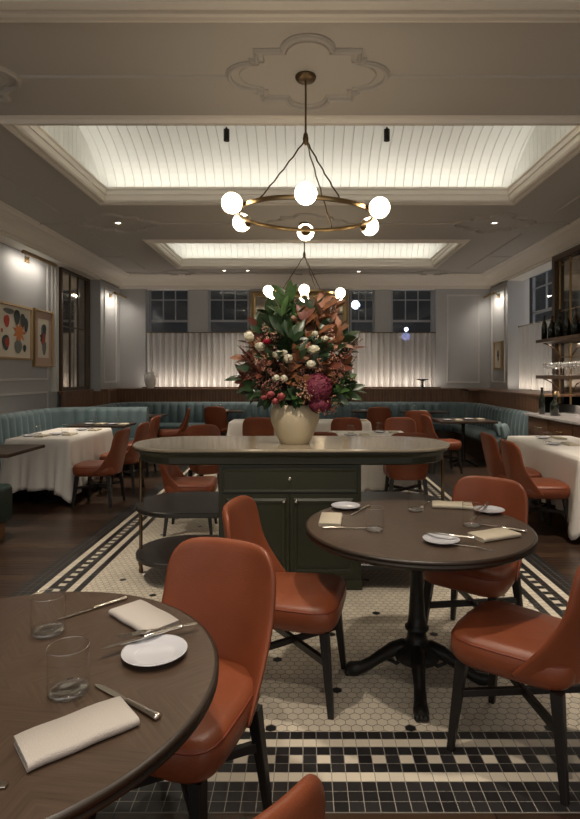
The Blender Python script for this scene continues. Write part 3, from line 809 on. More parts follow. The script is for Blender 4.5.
def make_napkin(mt):
    m = MB(); n = 12; t = .0042
    for k, (z0, z1, wf, wb_, l) in enumerate(((.0006, .0205, .0555, .053, .108), (.0056, .0155, .0500, .0545, .1065), (.0102, .0109, .044, .051, .107))):
        rings = []
        for i in range(n + 1):
            x = -l + 2 * l * i / n; top = z1 + .0010 * sin(i * .9 + k) - .0022 * abs(2 * i / n - 1) ** 3; e = .0010 * sin(i * 1.1 + k)
            r1 = (top - z0) / 2; zc = (top + z0) / 2; c = -wf + r1 + e; ring = [(x, wb_, z0)]
            for a in range(9): q = pi / 2 + pi * a / 8; ring.append((x, c + r1 * cos(q), zc - r1 * sin(q)))
            ring.append((x, wb_, top))
            if k < 2:
                r2 = max(.0004, r1 - t); ring.append((x, wb_, top - t))
                for a in range(9): q = pi / 2 + pi * a / 8; ring.append((x, c + r2 * cos(q), zc + r2 * sin(q)))
                ring.append((x, wb_, z0 + t))
            rings.append(ring)
        m.loft(rings, 0, True, False)
    o = m.build('folded_napkin', mt); o.data.polygons.foreach_set('use_smooth', [len(p.vertices) == 4 for p in o.data.polygons]); return tag(o, 'x', 'napkin')
TU, PL, KN, FK = make_tumbler(), make_plate(), make_knife(), make_fork()
NP, NW = make_napkin('napkin'), make_napkin('napkin_white')
# front table
place(TU, (-.733, 1.585, ZT), 0, 'clear glass tumbler farther back on the foreground left table')
place(TU, (-.549, 1.288, ZT), 0, 'clear glass tumbler closest to the camera on the foreground left table')
place(PL, (-.394, 1.455, ZT), 0, 'white side plate at the edge of the foreground left table', scale=(.94, .94, 1))
place(NW, (-.464, 1.136, ZT), R(40), 'cream folded napkin lying in front on the foreground left table')
place(NW, (-.485, 1.665, ZT), R(-43), 'cream folded napkin behind the plate on the foreground left table')
place(KN, (-.402, 1.250, ZT), R(-35), 'silver knife between napkin and plate on the foreground left table')
place(KN, (-.662, 1.745, ZT), R(46), 'silver knife behind the far tumbler on the foreground left table')
k = place(KN, (-.437, 1.512, ZT + .019), R(35), 'silver butter knife laid across the side plate on the foreground left table')
place(FK, (-.407, 1.560, ZT + .019), R(22), 'silver fork beyond the side plate on the foreground left table')
place(FK, (-.635, 1.015, ZT), R(-12), 'silver fork handle at the left edge of the picture on the foreground table')
# round table on the right
place(PL, (.225, 3.06, ZT), 0, 'white side plate at the back left of the right round table', scale=(.9, .9, 1))
place(PL, (.598, 2.44, ZT), 0, 'white side plate at the front of the right round table', scale=(.9, .9, 1))
place(PL, (.985, 2.97, ZT), 0, 'white side plate at the back right of the right round table', scale=(.9, .9, 1))
place(NP, (.13, 2.79, ZT), R(84), 'ivory folded napkin on the left side of the right round table')
place(NP, (.82, 3.09, ZT), R(-12), 'ivory folded napkin at the back of the right round table')
place(NP, (.86, 2.52, ZT), R(24), 'ivory folded napkin at the right front of the right round table')
place(TU, (.33, 2.62, ZT), 0, 'clear tumbler at the left of the right round table', scale=(.93, .93, 1))
place(TU, (.60, 3.00, ZT), 0, 'clear tumbler near the back of the right round table', scale=(.93, .93, 1))
place(TU, (.81, 2.70, ZT), 0, 'clear tumbler at the right of the right round table', scale=(.93, .93, 1))
place(KN, (.19, 2.655, ZT), R(180), 'silver knife in front of the left napkin on the right round table')
place(KN, (.30, 3.00, ZT), R(60), 'silver knife beside the back left plate on the right round table')
place(KN, (.945, 2.655, ZT), R(-37), 'silver knife behind the right front napkin on the right round table')
place(KN, (.64, 2.46, ZT + .021), R(-25), 'silver knife resting on the front plate of the right round table')
place(FK, (.70, 2.37, ZT), R(150), 'silver fork in front of the front plate on the right round table')
place(FK, (.67, 3.12, ZT), R(65), 'silver fork by the back tumbler on the right round table')
place(FK, (.89, 2.88, ZT), R(60), 'silver fork beside the back right plate on the right round table')
place(KN, (.955, 2.99, ZT + .021), R(55), 'silver knife resting on the back right plate of the right round table')

# ------------------------------------------------------------------ console
r = thing('service_console', 'dark green console with stone top, cupboard and open round-ended shelves holding the flowers', 'console', (-.10, 4.20, 0))
def stadium(hx, ry, z, n=20, rr=None):
    P = []
    for i in range(n + 1): a = -pi / 2 + pi * i / n; P.append((hx - ry * .95 + ry * .95 * cos(a), ry * sin(a), z))
    for i in range(n + 1): a = pi / 2 + pi * i / n; P.append((-hx + ry * .95 + ry * .95 * cos(a), ry * sin(a), z))
    return P
CT = .985
m = MB(); m.loft([stadium(1.175, .41, CT - .022), stadium(1.185, .42, CT - .015), stadium(1.185, .42, CT - .006), stadium(1.178, .413, CT)], 0, True, False); m.build('stone_top', 'stone', r)
m = MB(); m.loft([stadium(1.12, .355, CT - .115), stadium(1.135, .37, CT - .105), stadium(1.135, .37, CT - .065), stadium(1.15, .385, CT - .05), stadium(1.17, .405, CT - .035), stadium(1.165, .40, CT - .022)], 0, True, False); m.build('apron', 'green', r)
cw0, cw1 = -.50, .49
m = MB(); m.box(cw0, cw1, -.345, .345, .0, CT - .11); 
m.box(cw0 - .008, cw1 + .008, -.353, .353, 0, .07)
cab = m.build('cabinet_body', 'green', r, bevel=.003)
m = MB(); m.sweep_rect([(0, 0), (0, .010), (.018, .014), (.022, .0), ], cw0 + .045, cw1 - .045, .70, .82, lambda u, v, h: (u, -.348 - h, v)); m.box(cw0 + .03, cw1 - .03, -.358, -.345, .685, .845)
d = m.build('drawer', 'green', r, bevel=.002)
def knob(px, pz, par):
    m = MB(); m.tube([(px, -.36, pz), (px, -.372, pz), (px, -.378, pz), (px, -.386, pz), (px, -.392, pz), (px, -.394, pz)], [.006, .006, .012, .014, .009, .002], 12); m.build('knob', 'nickel', par)
knob(-.005, .78, d)
for a, b, kx in ((cw0 + .03, -.008, -.045), (-.002, cw1 - .03, .04)):
    m = MB(); m.box(a, b, -.358, -.345, .09, .665); m.sweep_rect([(0, 0), (0, .012), (.012, .015), (.03, .004), (.03, 0)], a + .05, b - .05, .15, .61, lambda u, v, h: (u, -.356 - h, v))
    d = m.build('door', 'green', r, bevel=.002); knob(kx, .625, d)
for sx in (-1, 1):
    for z in (.50, .145):
        m = MB(); P = []
        x_in = cw0 if sx < 0 else cw1; hx = 1.165; ry = .36
        for zz, g in ((z, .006), (z + .006, 0), (z + .03, 0), (z + .036, .006)):
            ring = [(x_in, -ry + g, zz)]
            for i in range(25): a = -pi / 2 + pi * i / 24; ring.append((sx * (hx - ry * .95) + sx * (ry * .95 - g) * cos(a), (ry - g) * sin(a), zz))
            ring.append((x_in, ry - g, zz)); P.append(ring)
        m.loft(P, 0, True, False); m.build('shelf', 'shelfwood', r)
    m = MB(); m.lathe([(.0005, 0), (.014, 0), (.017, .02), (.012, .04), (.020, .07), (.013, .10), (.013, .14), (.018, .145), (.018, .18), (.013, .185), (.013, .495), (.018, .50), (.018, .54), (.013, .545), (.013, .86), (.018, .868)], 14, c=(sx * 1.142, 0, 0))
    m.build('post', 'bronze', r)

# ------------------------------------------------------------------ flower arrangement
PX, PY, PZ = -.075, 4.15, CT
r = thing('flower_arrangement', 'tall arrangement of magnolia foliage and flowers in a cream pot on the console', 'flowers', (PX, PY, PZ))
m = MB(); m.lathe([(.0005, 0), (.105, 0), (.112, .008), (.130, .04), (.155, .10), (.178, .16), (.184, .21), (.180, .25), (.168, .285), (.160, .29), (.155, .283), (.17, .24), (.15, .15), (.0005, .10)], 48)
tag(m.build('pot', 'pot', r), 'cream ceramic pot')
random.seed(11); rnd = random.uniform
def px(xp, yp, dy=0):   # where a photo feature sits on the arrangement's own upright plane
    k = (PY + dy) / 555; return Vector(((xp - 305) * k - PX, dy, 1.5 - (yp - 374) * k - PZ))
def leaf(m, base, d, L, W, mi, curl=.15):
    d = d.normalized(); side = d.cross(Vector((rnd(-.5, .5), rnd(-1.3, .2), rnd(0, 1)))); side = side.normalized() if side.length > .1 else Vector((1, 0, 0))
    nrm = side.cross(d); V = []; F = []
    n = 6
    for i in range(n + 1):
        t = i / n; w = W * (sin(pi * min(1, t * .93 + .05)) ** .8) * (1 - .25 * t)
        c = base + d * (L * t) + nrm * (-curl * L * t * t)
        V += [tuple(c - side * w + nrm * w * .3), tuple(c), tuple(c + side * w + nrm * w * .3)]
    for i in range(n):
        a = 3 * i; F += [(a, a + 1, a + 4, a + 3), (a + 1, a + 2, a + 5, a + 4)]
    m.add(V, F, mi)
neck = Vector((0, 0, .27))
mats = ['stem', 'leafg', 'leafd', 'leafb', 'leafr', 'leafp']
def branch(tip, pal, nl=9, L=.13, W=.024, name='magnolia_branch', label=None):
    m = MB(); base = neck + Vector((rnd(-.08, .08), rnd(-.08, .08), -.02)); mid = base.lerp(tip, .55) + Vector((rnd(-.03, .03), rnd(-.03, .03), .03))
    pts = [base * (1 - t) ** 2 + mid * (2 * t * (1 - t)) + tip * t * t for t in [i / 8 for i in range(9)]]
    m.tube(pts, [.005 - .0003 * i for i in range(9)], 6)
    ax = (pts[-1] - pts[-3]).normalized()
    for k in range(nl):
        t = 1 - (k / nl) * .35; i = min(7, int(t * 8)); p = pts[i].lerp(pts[min(8, i + 1)], t * 8 - i)
        a = k * 2.4 + rnd(-.3, .3); o = ax.orthogonal().normalized(); q = ax.cross(o)
        sp = .45 + .9 * k / nl
        d = ax * (1.0 - .35 * sp) + (o * cos(a) + q * sin(a)) * sp
        leaf(m, p, d, L * rnd(.8, 1.15), W * rnd(.85, 1.15), random.choice(pal), rnd(.05, .3))
    o = m.build(name, mats, r)
    if label: o['label'] = label
G_, D_, B_, R_, P_ = 1, 2, 3, 4, 5
spec = [  # px, py, depth, palette, leaves, length, width
 (287, 304, -.05, [G_], 9, .17, .030), (283, 322, -.15, [G_, G_, D_], 9, .16, .030), (324, 312, -.05, [B_, P_], 9, .16, .026), (287, 312, 0, [G_, D_], 9, .17, .030), (279, 318, .05, [G_, D_, D_], 9, .16, .030), (296, 322, -.05, [G_, D_], 8, .15, .03),
 (313, 318, 0, [B_, B_, D_], 9, .17, .030), (321, 316, .06, [B_, B_], 9, .17, .03), (306, 326, -.1, [B_, R_], 7, .14, .028),
 (331, 324, 0, [P_, B_, P_], 11, .13, .018), (338, 312, .05, [P_, B_], 10, .12, .018), (340, 334, -.05, [B_, P_], 9, .12, .02),
 (268, 320, 0, [G_, D_], 8, .14, .028), (258, 330, .05, [D_, R_], 8, .13, .026), (250, 350, .0, [R_, B_], 9, .13, .025),
 (283, 340, -.16, [D_, G_, D_], 11, .18, .028), (293, 345, -.18, [D_, D_, G_], 10, .17, .028), (276, 350, -.12, [R_, D_], 9, .13, .026),
 (345, 345, -.05, [D_, B_], 9, .14, .028), (350, 358, .0, [B_, D_, R_], 9, .14, .026), (343, 372, -.1, [B_, R_], 9, .13, .026),
 (346, 388, -.08, [D_, G_], 10, .14, .030), (338, 400, -.12, [D_, G_], 9, .14, .030), (352, 398, 0, [D_, G_], 8, .13, .028),
 (246, 366, -.05, [R_, B_, R_], 10, .13, .026), (252, 376, -.12, [R_, D_], 10, .14, .026), (244, 385, -.03, [D_, R_], 9, .14, .028), (250, 395, -.08, [D_, G_], 9, .13, .028),
 (262, 404, -.12, [D_, R_], 9, .11, .026), (276, 402, -.16, [D_, G_], 9, .10, .026), (296, 404, -.2, [G_, D_], 9, .10, .024), (308, 400, -.22, [G_, B_], 8, .10, .024),
 (300, 362, -.2, [B_, D_], 9, .12, .026), (268, 365, -.15, [R_, D_, B_], 10, .12, .026), (290, 378, -.18, [D_, B_], 10, .12, .026), (326, 352, -.15, [D_, B_], 10, .12, .026),
 (330, 372, -.15, [R_, B_], 10, .12, .026), (302, 390, -.2, [B_, B_], 9, .11, .03), (344, 378, .1, [B_, D_], 9, .13, .028), (320, 336, -.1, [B_, D_], 9, .13, .026),
 (262, 345, .1, [D_, R_], 9, .14, .028), (300, 335, .12, [D_, G_], 9, .16, .03), (310, 360, .12, [D_], 9, .16, .03), (280, 380, .15, [D_, R_], 9, .16, .03), (330, 390, .12, [D_], 9, .15, .03), (255, 400, .1, [D_], 8, .12, .03),
]
for (a, b, dy, pal, nl, L, W) in spec: branch(px(a, b - 7, dy), pal, nl + 3, L * .9, W * 1.2)
random.seed(5)
for k in range(26):   # inner filler foliage
    a = rnd(0, 2 * pi); rad = rnd(.05, .34); z = rnd(.30, .92); rad *= 1.15 - .75 * (z - .3)
    branch(Vector((rad * cos(a), rad * .75 * sin(a), z)), random.choice([[D_, D_, G_], [R_, D_], [B_, D_]]), 9, .12, .025)
def bloom(c, R0, mt, n=26, name='white_rose', label=None, ball=False):
    m = MB(); m.sphere((0, 0, 0), R0 * .5, 10, 7); jx, jz = rnd(.85, 1.25), rnd(.8, 1.1)
    for k in range(n):
        ph = math.acos(1 - 1.75 * (k + .5) / n) if not ball else math.acos(1 - 2 * (k + .5) / n); th_ = k * 2.39996
        # opens towards the viewer and up
        d = Vector((sin(ph) * cos(th_), -cos(ph), sin(ph) * sin(th_)))
        side = d.cross(Vector((0, 0, 1.01))).normalized(); up = side.cross(d)
        d = Vector((d.x * jx, d.y, d.z * jz))
        if ball:      # a mophead of four-petalled florets
            c0 = d * R0 * rnd(.86, 1.08); w = .013
            for q in range(4):
                a_ = q * pi / 2 + k; e1 = side * cos(a_) + up * sin(a_); e2 = side * -sin(a_) + up * cos(a_)
                m.add([tuple(c0), tuple(c0 + e1 * w * .7 + e2 * w * .5 + d * .004), tuple(c0 + e1 * w * 1.3 + d * rnd(-.002, .006)), tuple(c0 + e1 * w * .7 - e2 * w * .5 + d * .004)], [(0, 1, 2, 3)], 0)
            continue
        w = R0 * rnd(.55, .75); V = []; lay = .55 + .45 * (k / n); c0 = d * R0 * .55 * lay; tip_ = rnd(.75, 1.1)
        for i in range(4):
            for j in range(3):
                u, v = (j - 1), i / 3
                out = d * R0 * (.15 + .55 * v * (1 - .25 * v)) * tip_
                q = c0 + side * u * w * (.5 + .5 * sin(pi * v * .8)) + up * (v - .5) * w * .9 * lay + out - d * (u * u * .18 * R0)
                V.append(tuple(q))
        m.add(V, [(3 * i + j, 3 * i + j + 1, 3 * i + j + 4, 3 * i + j + 3) for i in range(3) for j in range(2)], 0)
    e = neck - c
    m.tube([(0, 0.01, -.005), tuple(e * .5 + Vector((0, .03, 0))), tuple(e)], .004, 6, mi=1)
    o = m.build(name, [mt, 'stem'], r, loc=tuple(c)); o['label'] = label or name.replace('_', ' ')
for (a, b, s) in [(249, 337, .040), (260, 347, .037), (278, 355, .036), (288, 359, .036), (284, 353, .026), (276, 378.6, .034), (284, 379, .030), (313, 350, .042), (311, 365, .040), (315, 334, .022), (325, 339, .028)]:
    bloom(px(a, b, -.23 + .0015 * abs(a - 295)), s, 'petalw')
for (a, b, s) in [(293, 319, .030)]: bloom(px(a, b, -.15), s, 'petalc', name='peach_rose')
bloom(px(267, 342, -.2), .030, 'petalhot', name='crimson_rose')
for (a, b, s) in [(271, 395, .034), (281, 397, .032), (275, 402, .026), (264, 398, .024)]: bloom(px(a, b, -.24), s, 'petalp', 26, name='pink_carnation')
bloom(px(318, 388, -.20), .098, 'petalh', 420, name='burgundy_hydrangea', ball=True)
bloom(px(320, 404, -.19), .070, 'petalh', 220, name='burgundy_hydrangea', ball=True)
random.seed(21)
def sprig(tip, mt, n=60, spread=.09, name='berry_sprig'):
    m = MB(); base = neck.copy(); mid = base.lerp(tip, .5) + Vector((rnd(-.03, .03), -.02, .03))
    pts = [base * (1 - t) ** 2 + mid * (2 * t * (1 - t)) + tip * t * t for t in [i / 6 for i in range(7)]]
    m.tube(pts, .0025, 5)
    for k in range(int(n / 5)):
        t = rnd(.62, 1); i = min(5, int(t * 6)); p = pts[i].lerp(pts[i + 1], t * 6 - i)
        e = p + Vector((rnd(-1, 1), rnd(-1, .6), rnd(-.4, 1.2))) * spread * .75
        m.tube([tuple(p), tuple(e)], .0012, 4)
        for q in range(6):
            c = p.lerp(e, rnd(.4, 1.1)) + Vector((rnd(-1, 1), rnd(-1, 1), rnd(-1, 1))) * .012
            m.sphere(tuple(c), rnd(.003, .0065), 5, 4, mi=1)
    m.build(name, ['stem', mt], r)
for (a, b, dy, mt) in [(242, 352, -.05, 'berry'), (237, 362, -.1, 'berry'), (246, 372, -.15, 'berry'), (252, 385, -.18, 'berry'), (258, 360, -.2, 'leafp'), (266, 372, -.22, 'berry'),
        (350, 350, -.1, 'berry'), (355, 360, -.05, 'berry'), (352, 372, -.12, 'petalc'), (345, 365, -.18, 'berry'), (340, 350, -.18, 'leafp'), (358, 342, 0, 'berry'),
        (290, 300, .0, 'leafp'), (283, 296, 0, 'leafp'), (330, 300, 0, 'petalp'), (338, 298, .02, 'leafp'), (306, 345, -.2, 'leafp'), (300, 372, -.24, 'berry'), (276, 336, -.18, 'petalc'),
        (262, 332, -.12, 'leafp'), (306, 396, -.25, 'petalc'), (304, 388, -.26, 'petalc'), (268, 388, -.24, 'berry'), (330, 405, -.2, 'leafp'), (336, 412, -.15, 'leafp'), (322, 412, -.2, 'leafp'),
        (285, 366, -.24, 'leafr'), (294, 352, -.22, 'leafr'), (336, 380, -.2, 'leafb'), (326, 364, -.2, 'leafp')]:
    sprig(px(a, b, dy), mt)

# ------------------------------------------------------------------ chandeliers
def make_chandelier():
    t = thing('chandelier', 'x', 'chandelier')
    m = MB(); m.lathe([(.0005, 0), (.075, 0), (.078, -.01), (.07, -.028), (.02, -.034), (.0005, -.034)], 28); m.build('canopy', 'bronze', t)
    hz = -.46; rz_ = -1.03
    m = MB(); m.tube([(0, 0, -.02), (0, 0, hz)], .0075, 10); m.sphere((0, 0, -.44), .018, 10, 8, sc3=(1, 1, 1.4)); m.build('rod', 'bronze', t)
    m = MB(); m.lathe([(.0005, hz + .03), (.016, hz + .02), (.022, hz), (.018, hz - .03), (.006, hz - .05), (.0005, hz - .05)], 16); m.build('hub', 'bronze', t)
    m = MB(); n = 96; Rr = .50
    m.loft([[((Rr + a) * cos(2 * pi * i / n), (Rr + a) * sin(2 * pi * i / n), rz_ + b + .5 * (-.03 * cos(2 * pi * i / n) + .045 * sin(2 * pi * i / n))) for a, b in ((-.009, -.014), (.009, -.014), (.011, 0), (.009, .014), (-.009, .014), (-.011, 0))] for i in range(n + 1)], 0, False, False); m.build('ring', 'brass', t)
    for k in range(3):
        a = R((232, 297, 64)[k]); e = Vector((Rr * cos(a), Rr * sin(a), rz_ + .01 + .5 * (-.03 * cos(a) + .045 * sin(a)))); s_ = Vector((.012 * cos(a), .012 * sin(a), hz - .02)); P = []
        for i in range(15):
            q = s_.lerp(e, i / 14); P.append((q.x + .004 * sin(i * 2.1), q.y, q.z - .03 * sin(pi * i / 14) * .3))
        m = MB(); m.tube(P, .0055, 8); m.build('cord', 'bronze', t)
    for k in range(6):
        a = R(30 + 60 * k + 60); c, s_ = cos(a), sin(a); 
        m = MB(); m.sphere((0, 0, 0), .071, 28, 18)
        g = m.build('globe', 'globe', t, loc=(.585 * c, .585 * s_, rz_ + .6 * (-.03 * c + .045 * s_)))
        m = MB(); m.tube([(-.098, 0, 0), (-.085, 0, 0), (-.075, 0, 0), (-.062, 0, 0), (-.058, 0, 0)], [.012, .014, .030, .045, .046], 18)
        o = m.build('globe_holder', 'brass', g); o.rotation_euler = (0, 0, a)
    return t
CD = make_chandelier()
place(CD, (.005, 4.1, H), 0, 'brass ring chandelier with six opal globes hanging over the console', 'ring chandeliers')
place(CD, (-.01, 8.1, H), R(0), 'farther brass ring chandelier glowing behind the top of the flowers', 'ring chandeliers')

# ------------------------------------------------------------------ downlights and small ceiling spots
def make_down():
    t = thing('recessed_downlight', 'x', 'lamp'); m = MB()
    m.lathe([(.055, .0), (.055, -.006), (.045, -.008), (.036, -.004), (.034, .0)], 24); m.build('trim_ring', 'ceiltrim', t)
    m = MB(); m.lathe([(.0005, -.002), (.034, -.002)], 20); m.build('lens', 'led', t); return t
DN = make_down()
def down(x, y, label, e=55, ang=75, blend=.8, col=WARM):
    place(DN, (x, y, H), 0, label, 'recessed ceiling downlights')
    l = bpy.data.lights.new('downlight_beam', 'SPOT'); l.energy = e * 2.6; l.spot_size = R(ang); l.spot_blend = blend; l.shadow_soft_size = .05; l.color = col
    o = bpy.data.objects.new('downlight_beam', l); COL.objects.link(o); o.location = (x, y, H - .02)
down(-2.72, 8.08, 'lit recessed downlight in the left rosette of the middle ceiling beam', 68)
down(2.76, 8.08, 'lit recessed downlight in the right rosette of the middle ceiling beam', 68)
down(-1.72, 11.80, 'lit recessed downlight near the back wall, leftmost of the three there', 25)
down(-1.22, 11.80, 'lit recessed downlight near the back wall, middle one of the three', 25)
down(1.15, 11.9, 'lit recessed downlight near the back wall, right of the flowers', 25)
down(-2.72, 4.1, 'recessed downlight in the left rosette of the near ceiling beam', 68)
down(2.76, 4.1, 'recessed downlight in the right rosette of the near ceiling beam', 68)
down(-.75, 1.75, 'recessed downlight above the foreground left table', 34, 80)
down(.60, 2.60, 'recessed downlight above the right round table', 34, 80)
l = bpy.data.lights.new('flower_fill', 'SPOT'); l.energy = 170; l.spot_size = R(30); l.spot_blend = .8; l.shadow_soft_size = .06; l.color = WARM  # added fill spot to brighten bouquet and pot; its ceiling fixture is invented
place(DN, (-.05, 2.15, H), 0, 'added out-of-view fill downlight aimed at the flower arrangement', 'recessed ceiling downlights')
o = bpy.data.objects.new('flower_fill', l); COL.objects.link(o); o.location = (-.05, 2.15, H - .02); o.rotation_euler = (Vector((-.05, 2.15, H)) - Vector((-.08, 4.1, 1.45))).to_track_quat('Z', 'Y').to_euler()
down(-.2, .3, 'recessed downlight above the aisle near the camera', 30, 90)
def make_spot():
    t = thing('ceiling_spotlight', 'x', 'lamp'); m = MB()
    m.tube([(0, 0, .0), (0, 0, -.03)], .008, 8); m.build('stem', 'black', t)
    m = MB(); m.tube([(0, 0, -.02), (0, 0, -.12)], .027, 16); m.build('lamp_housing', 'black', t); return t
SP = make_spot()
place(SP, (-.70, 4.95, H), 0, 'small black cylinder spotlight on the coffer edge, left of the chandelier rod')
place(SP, (.73, 4.95, H), 0, 'small black cylinder spotlight on the coffer edge, right of the chandelier rod')
for x, ty in ((-.70, 4.9), (.73, 4.9)):
    l = bpy.data.lights.new('spot_beam', 'SPOT'); l.energy = 30; l.spot_size = R(50); l.spot_blend = .9; l.shadow_soft_size = .03; l.color = WARM
    o = bpy.data.objects.new('spot_beam', l); COL.objects.link(o); o.location = (x, 4.95, H - .14)
    o.rotation_euler = (R(-12), 0, 0)

# ------------------------------------------------------------------ clothed tables
def rrect(hx, hy, rad, n=8, edge=26):
    P = []; cs = [(hx - rad, hy - rad, 0), (-hx + rad, hy - rad, 90), (-hx + rad, -hy + rad, 180), (hx - rad, -hy + rad, 270)]
    for ci, (cx, cy, a0) in enumerate(cs):
        for i in range(n + 1):
            a = R(a0 + 90 * i / n); P.append((cx + rad * cos(a), cy + rad * sin(a), cos(a), sin(a), 1 - abs(2 * i / n - 1) * .45))
        nx = cs[(ci + 1) % 4]; a = R(a0 + 90); x0, y0 = cx + rad * cos(a), cy + rad * sin(a); x1, y1 = nx[0] + rad * cos(a), nx[1] + rad * sin(a)
        for i in range(1, edge): t = i / edge; P.append((x0 + (x1 - x0) * t, y0 + (y1 - y0) * t, cos(a), sin(a), max(0, 1 - min(t, 1 - t) * 5.5) * .65))
    return P
def clothed(x0, x1, y0, y1, hem, label, clabel, seed=1, drop=.16):
    hx, hy = (x1 - x0) / 2, (y1 - y0) / 2; cx, cy = (x0 + x1) / 2, (y0 + y1) / 2; rng = random.Random(seed)
    t = thing('dining_table', label, 'table', (cx, cy, 0))
    m = MB(); m.box(-hx + .01, hx - .01, -hy + .01, hy - .01, .715, .745); m.build('tabletop', 'walnutdark', t, bevel=.004)
    for s_ in (-1, 1):
        yy = s_ * (hy - .3) if hy > .5 else 0
        xx = 0 if hy > .5 else s_ * (hx - .3)
        m = MB(); m.lathe([(.0005, .0), (.20, 0), (.20, .015), (.05, .05), (.032, .08), (.032, .68), (.10, .715)], 16, c=(xx, yy, 0)); m.build('pedestal', 'iron', t)
    P = rrect(hx, hy, .035); N = len(P); ph = [rng.uniform(0, 6.28) for _ in range(4)]
    per = 0; S_ = [0]
    for i in range(1, N): per += math.hypot(P[i][0] - P[i - 1][0], P[i][1] - P[i - 1][1]); S_.append(per)
    rings = []; zt = .752
    for f_ in (.0, .5, .9, 1.0):
        rings.append([(p[0] * f_ if f_ < 1 else p[0], p[1] * f_ if f_ < 1 else p[1], zt - (.004 if f_ == 1 else 0)) for p in P] if f_ > 0 else [(p[0] * .02, p[1] * .02, zt) for p in P])
    for k in range(1, 15):
        tt = k / 14; ring = []
        for p, s_ in zip(P, S_):
            w = 2 * pi * s_ / per
            fold = .45 * sin(w * 41 + ph[3]) * tt + .5 * sin(w * 17 + ph[0] + .6 * sin(w * 3)) + .35 * sin(w * 29 + ph[1] + tt) + .3 * sin(w * 7 + ph[2])
            out = .008 + .062 * tt ** .8 * (.35 + .65 * tt) * (fold * .6 + .55) + .085 * p[4] * tt
            zb = hem - drop * p[4] ** 2.5 + .02 * sin(w * 5 + ph[3]) + .012 * sin(w * 13)
            zb = max(zb, .03)
            z = zt + (zb - zt) * tt
            tang = (-p[3], p[2]); sl = .03 * tt * sin(w * 11 + ph[3])
            ring.append((p[0] + p[2] * out + tang[0] * sl, p[1] + p[3] * out + tang[1] * sl, z))
        rings.append(ring)
    m = MB(); m.loft(rings, 0, False, True); m.add(rings[0], [tuple(range(N))], 0, True)
    c = m.build('tablecloth', 'cloth', solid=.003, loc=(cx, cy, 0), merge=True); tag(c, clabel, 'tablecloth', 'white tablecloths'); return t
clothed(-3.44, -2.70, 6.35, 7.75, .16, 'table under a white cloth at the left by the teal banquette', 'white cloth draped over the left table beside the teal banquette', 1, .10)
clothed(2.46, 3.22, 4.97, 6.75, .20, 'table under a white cloth at the right before the drawers', 'white cloth with a long hanging corner on the table at the right edge', 4, .17)
clothed(.32, 1.27, 6.5, 7.35, .16, 'table under a white cloth behind the right end of the console', 'white cloth on the table just behind the right end of the console', 3, .1)
clothed(-1.18, 1.02, 8.62, 9.25, .18, 'long table under a white cloth beyond the flower arrangement', 'white cloth over the long far table behind the flower pot', 6, .12)

def dark_table(x0, x1, y0, y1, label, two=False, zt=.75):
    hx, hy = (x1 - x0) / 2, (y1 - y0) / 2
    t = thing('dining_table', label, 'table', ((x0 + x1) / 2, (y0 + y1) / 2, 0))
    m = MB(); m.box(-hx, hx, -hy, hy, zt - .035, zt); m.build('tabletop', 'walnutdark', t, bevel=.008)
    m = MB(); m.lathe([(.06, .06), (.04, .09), (.028, .12), (.028, zt - .09), (.08, zt - .036)], 14); m.build('pedestal', 'iron', t)
    for k in range(4):
        m = MB(); m.tube([(.03, 0, .09), (.12, 0, .07), (.20, 0, .04), (.25, 0, .024)], [.024, .022, .02, .022], 8); o = m.build('leg', 'iron', t); o.rotation_euler = (0, 0, k * pi / 2 + pi / 4)
    return t
dark_table(-3.75, -2.77, 5.18, 5.92, 'dark wooden table whose corner shows at the left edge beside the green bench')
dark_table(-3.45, -2.62, 8.02, 8.62, 'dark wooden table set beside the end of the left banquette')
dark_table(-3.25, -2.58, 9.75, 10.45, 'dark wooden table set in the back left booth')
dark_table(-2.0, -1.25, 11.15, 11.75 - .1, 'small dark table at the back banquette, left of the flowers')
dark_table(.95, 1.75, 11.15, 11.65, 'small dark table at the back banquette, right of the flowers')
dark_table(1.95, 2.85, 10.9, 11.45, 'small dark table at the back banquette near the right corner')
dark_table(2.15, 3.05, 8.75, 9.5, 'dark wooden table set in the right corner inside the curved banquette')

# tableware on the farther tables: each set is plate, napkin, glass
def setting(x, y, z, where, rz=0, gl=True):
    place(PL, (x, y, z), 0, 'small white side plate ' + where, 'far table plates', scale=(.9, .9, 1))
    place(NP, (x + .17 * cos(rz), y + .17 * sin(rz), z), rz + pi / 2, 'ivory folded napkin ' + where, 'far table napkins')
    if gl: place(TU, (x + .02, y + .2, z), 0, 'clear glass tumbler ' + where, 'far table glasses', scale=(.9, .9, 1))
CZ = .7545
setting(-3.30, 6.62, CZ, 'at the near left of the left white-clothed table'); setting(-2.95, 7.35, CZ, 'at the far end of the left white-clothed table')
setting(-3.05, 6.80, CZ, 'in the middle of the left white-clothed table')
setting(2.62, 5.85, CZ, 'at the left of the right white-clothed table'); setting(2.75, 6.40, CZ, 'at the far end of the right white-clothed table')
setting(2.95, 5.45, CZ, 'at the near end of the right white-clothed table')
setting(.55, 6.7, CZ, 'at the near end of the middle white-clothed table'); setting(.95, 7.05, CZ, 'at the far end of the middle white-clothed table')
setting(.75, 8.85, CZ, 'at the right of the far long white-clothed table')
setting(-3.2, 8.25, .75, 'at the left of the dark table beside the left banquette'); setting(-2.85, 8.2, .75, 'at the right of the dark table beside the left banquette')
setting(-3.1, 10.1, .75, 'on the dark table in the back left booth')
setting(-1.78, 11.35, .75, 'on the small back table left of the flowers')
setting(1.2, 11.35, .75, 'on the small back table right of the flowers')
setting(2.2, 11.15, .75, 'on the small back table near the right corner')
setting(2.3, 8.95, .75, 'at the near left of the right corner table'); setting(2.7, 9.15, .75, 'at the right of the right corner table')

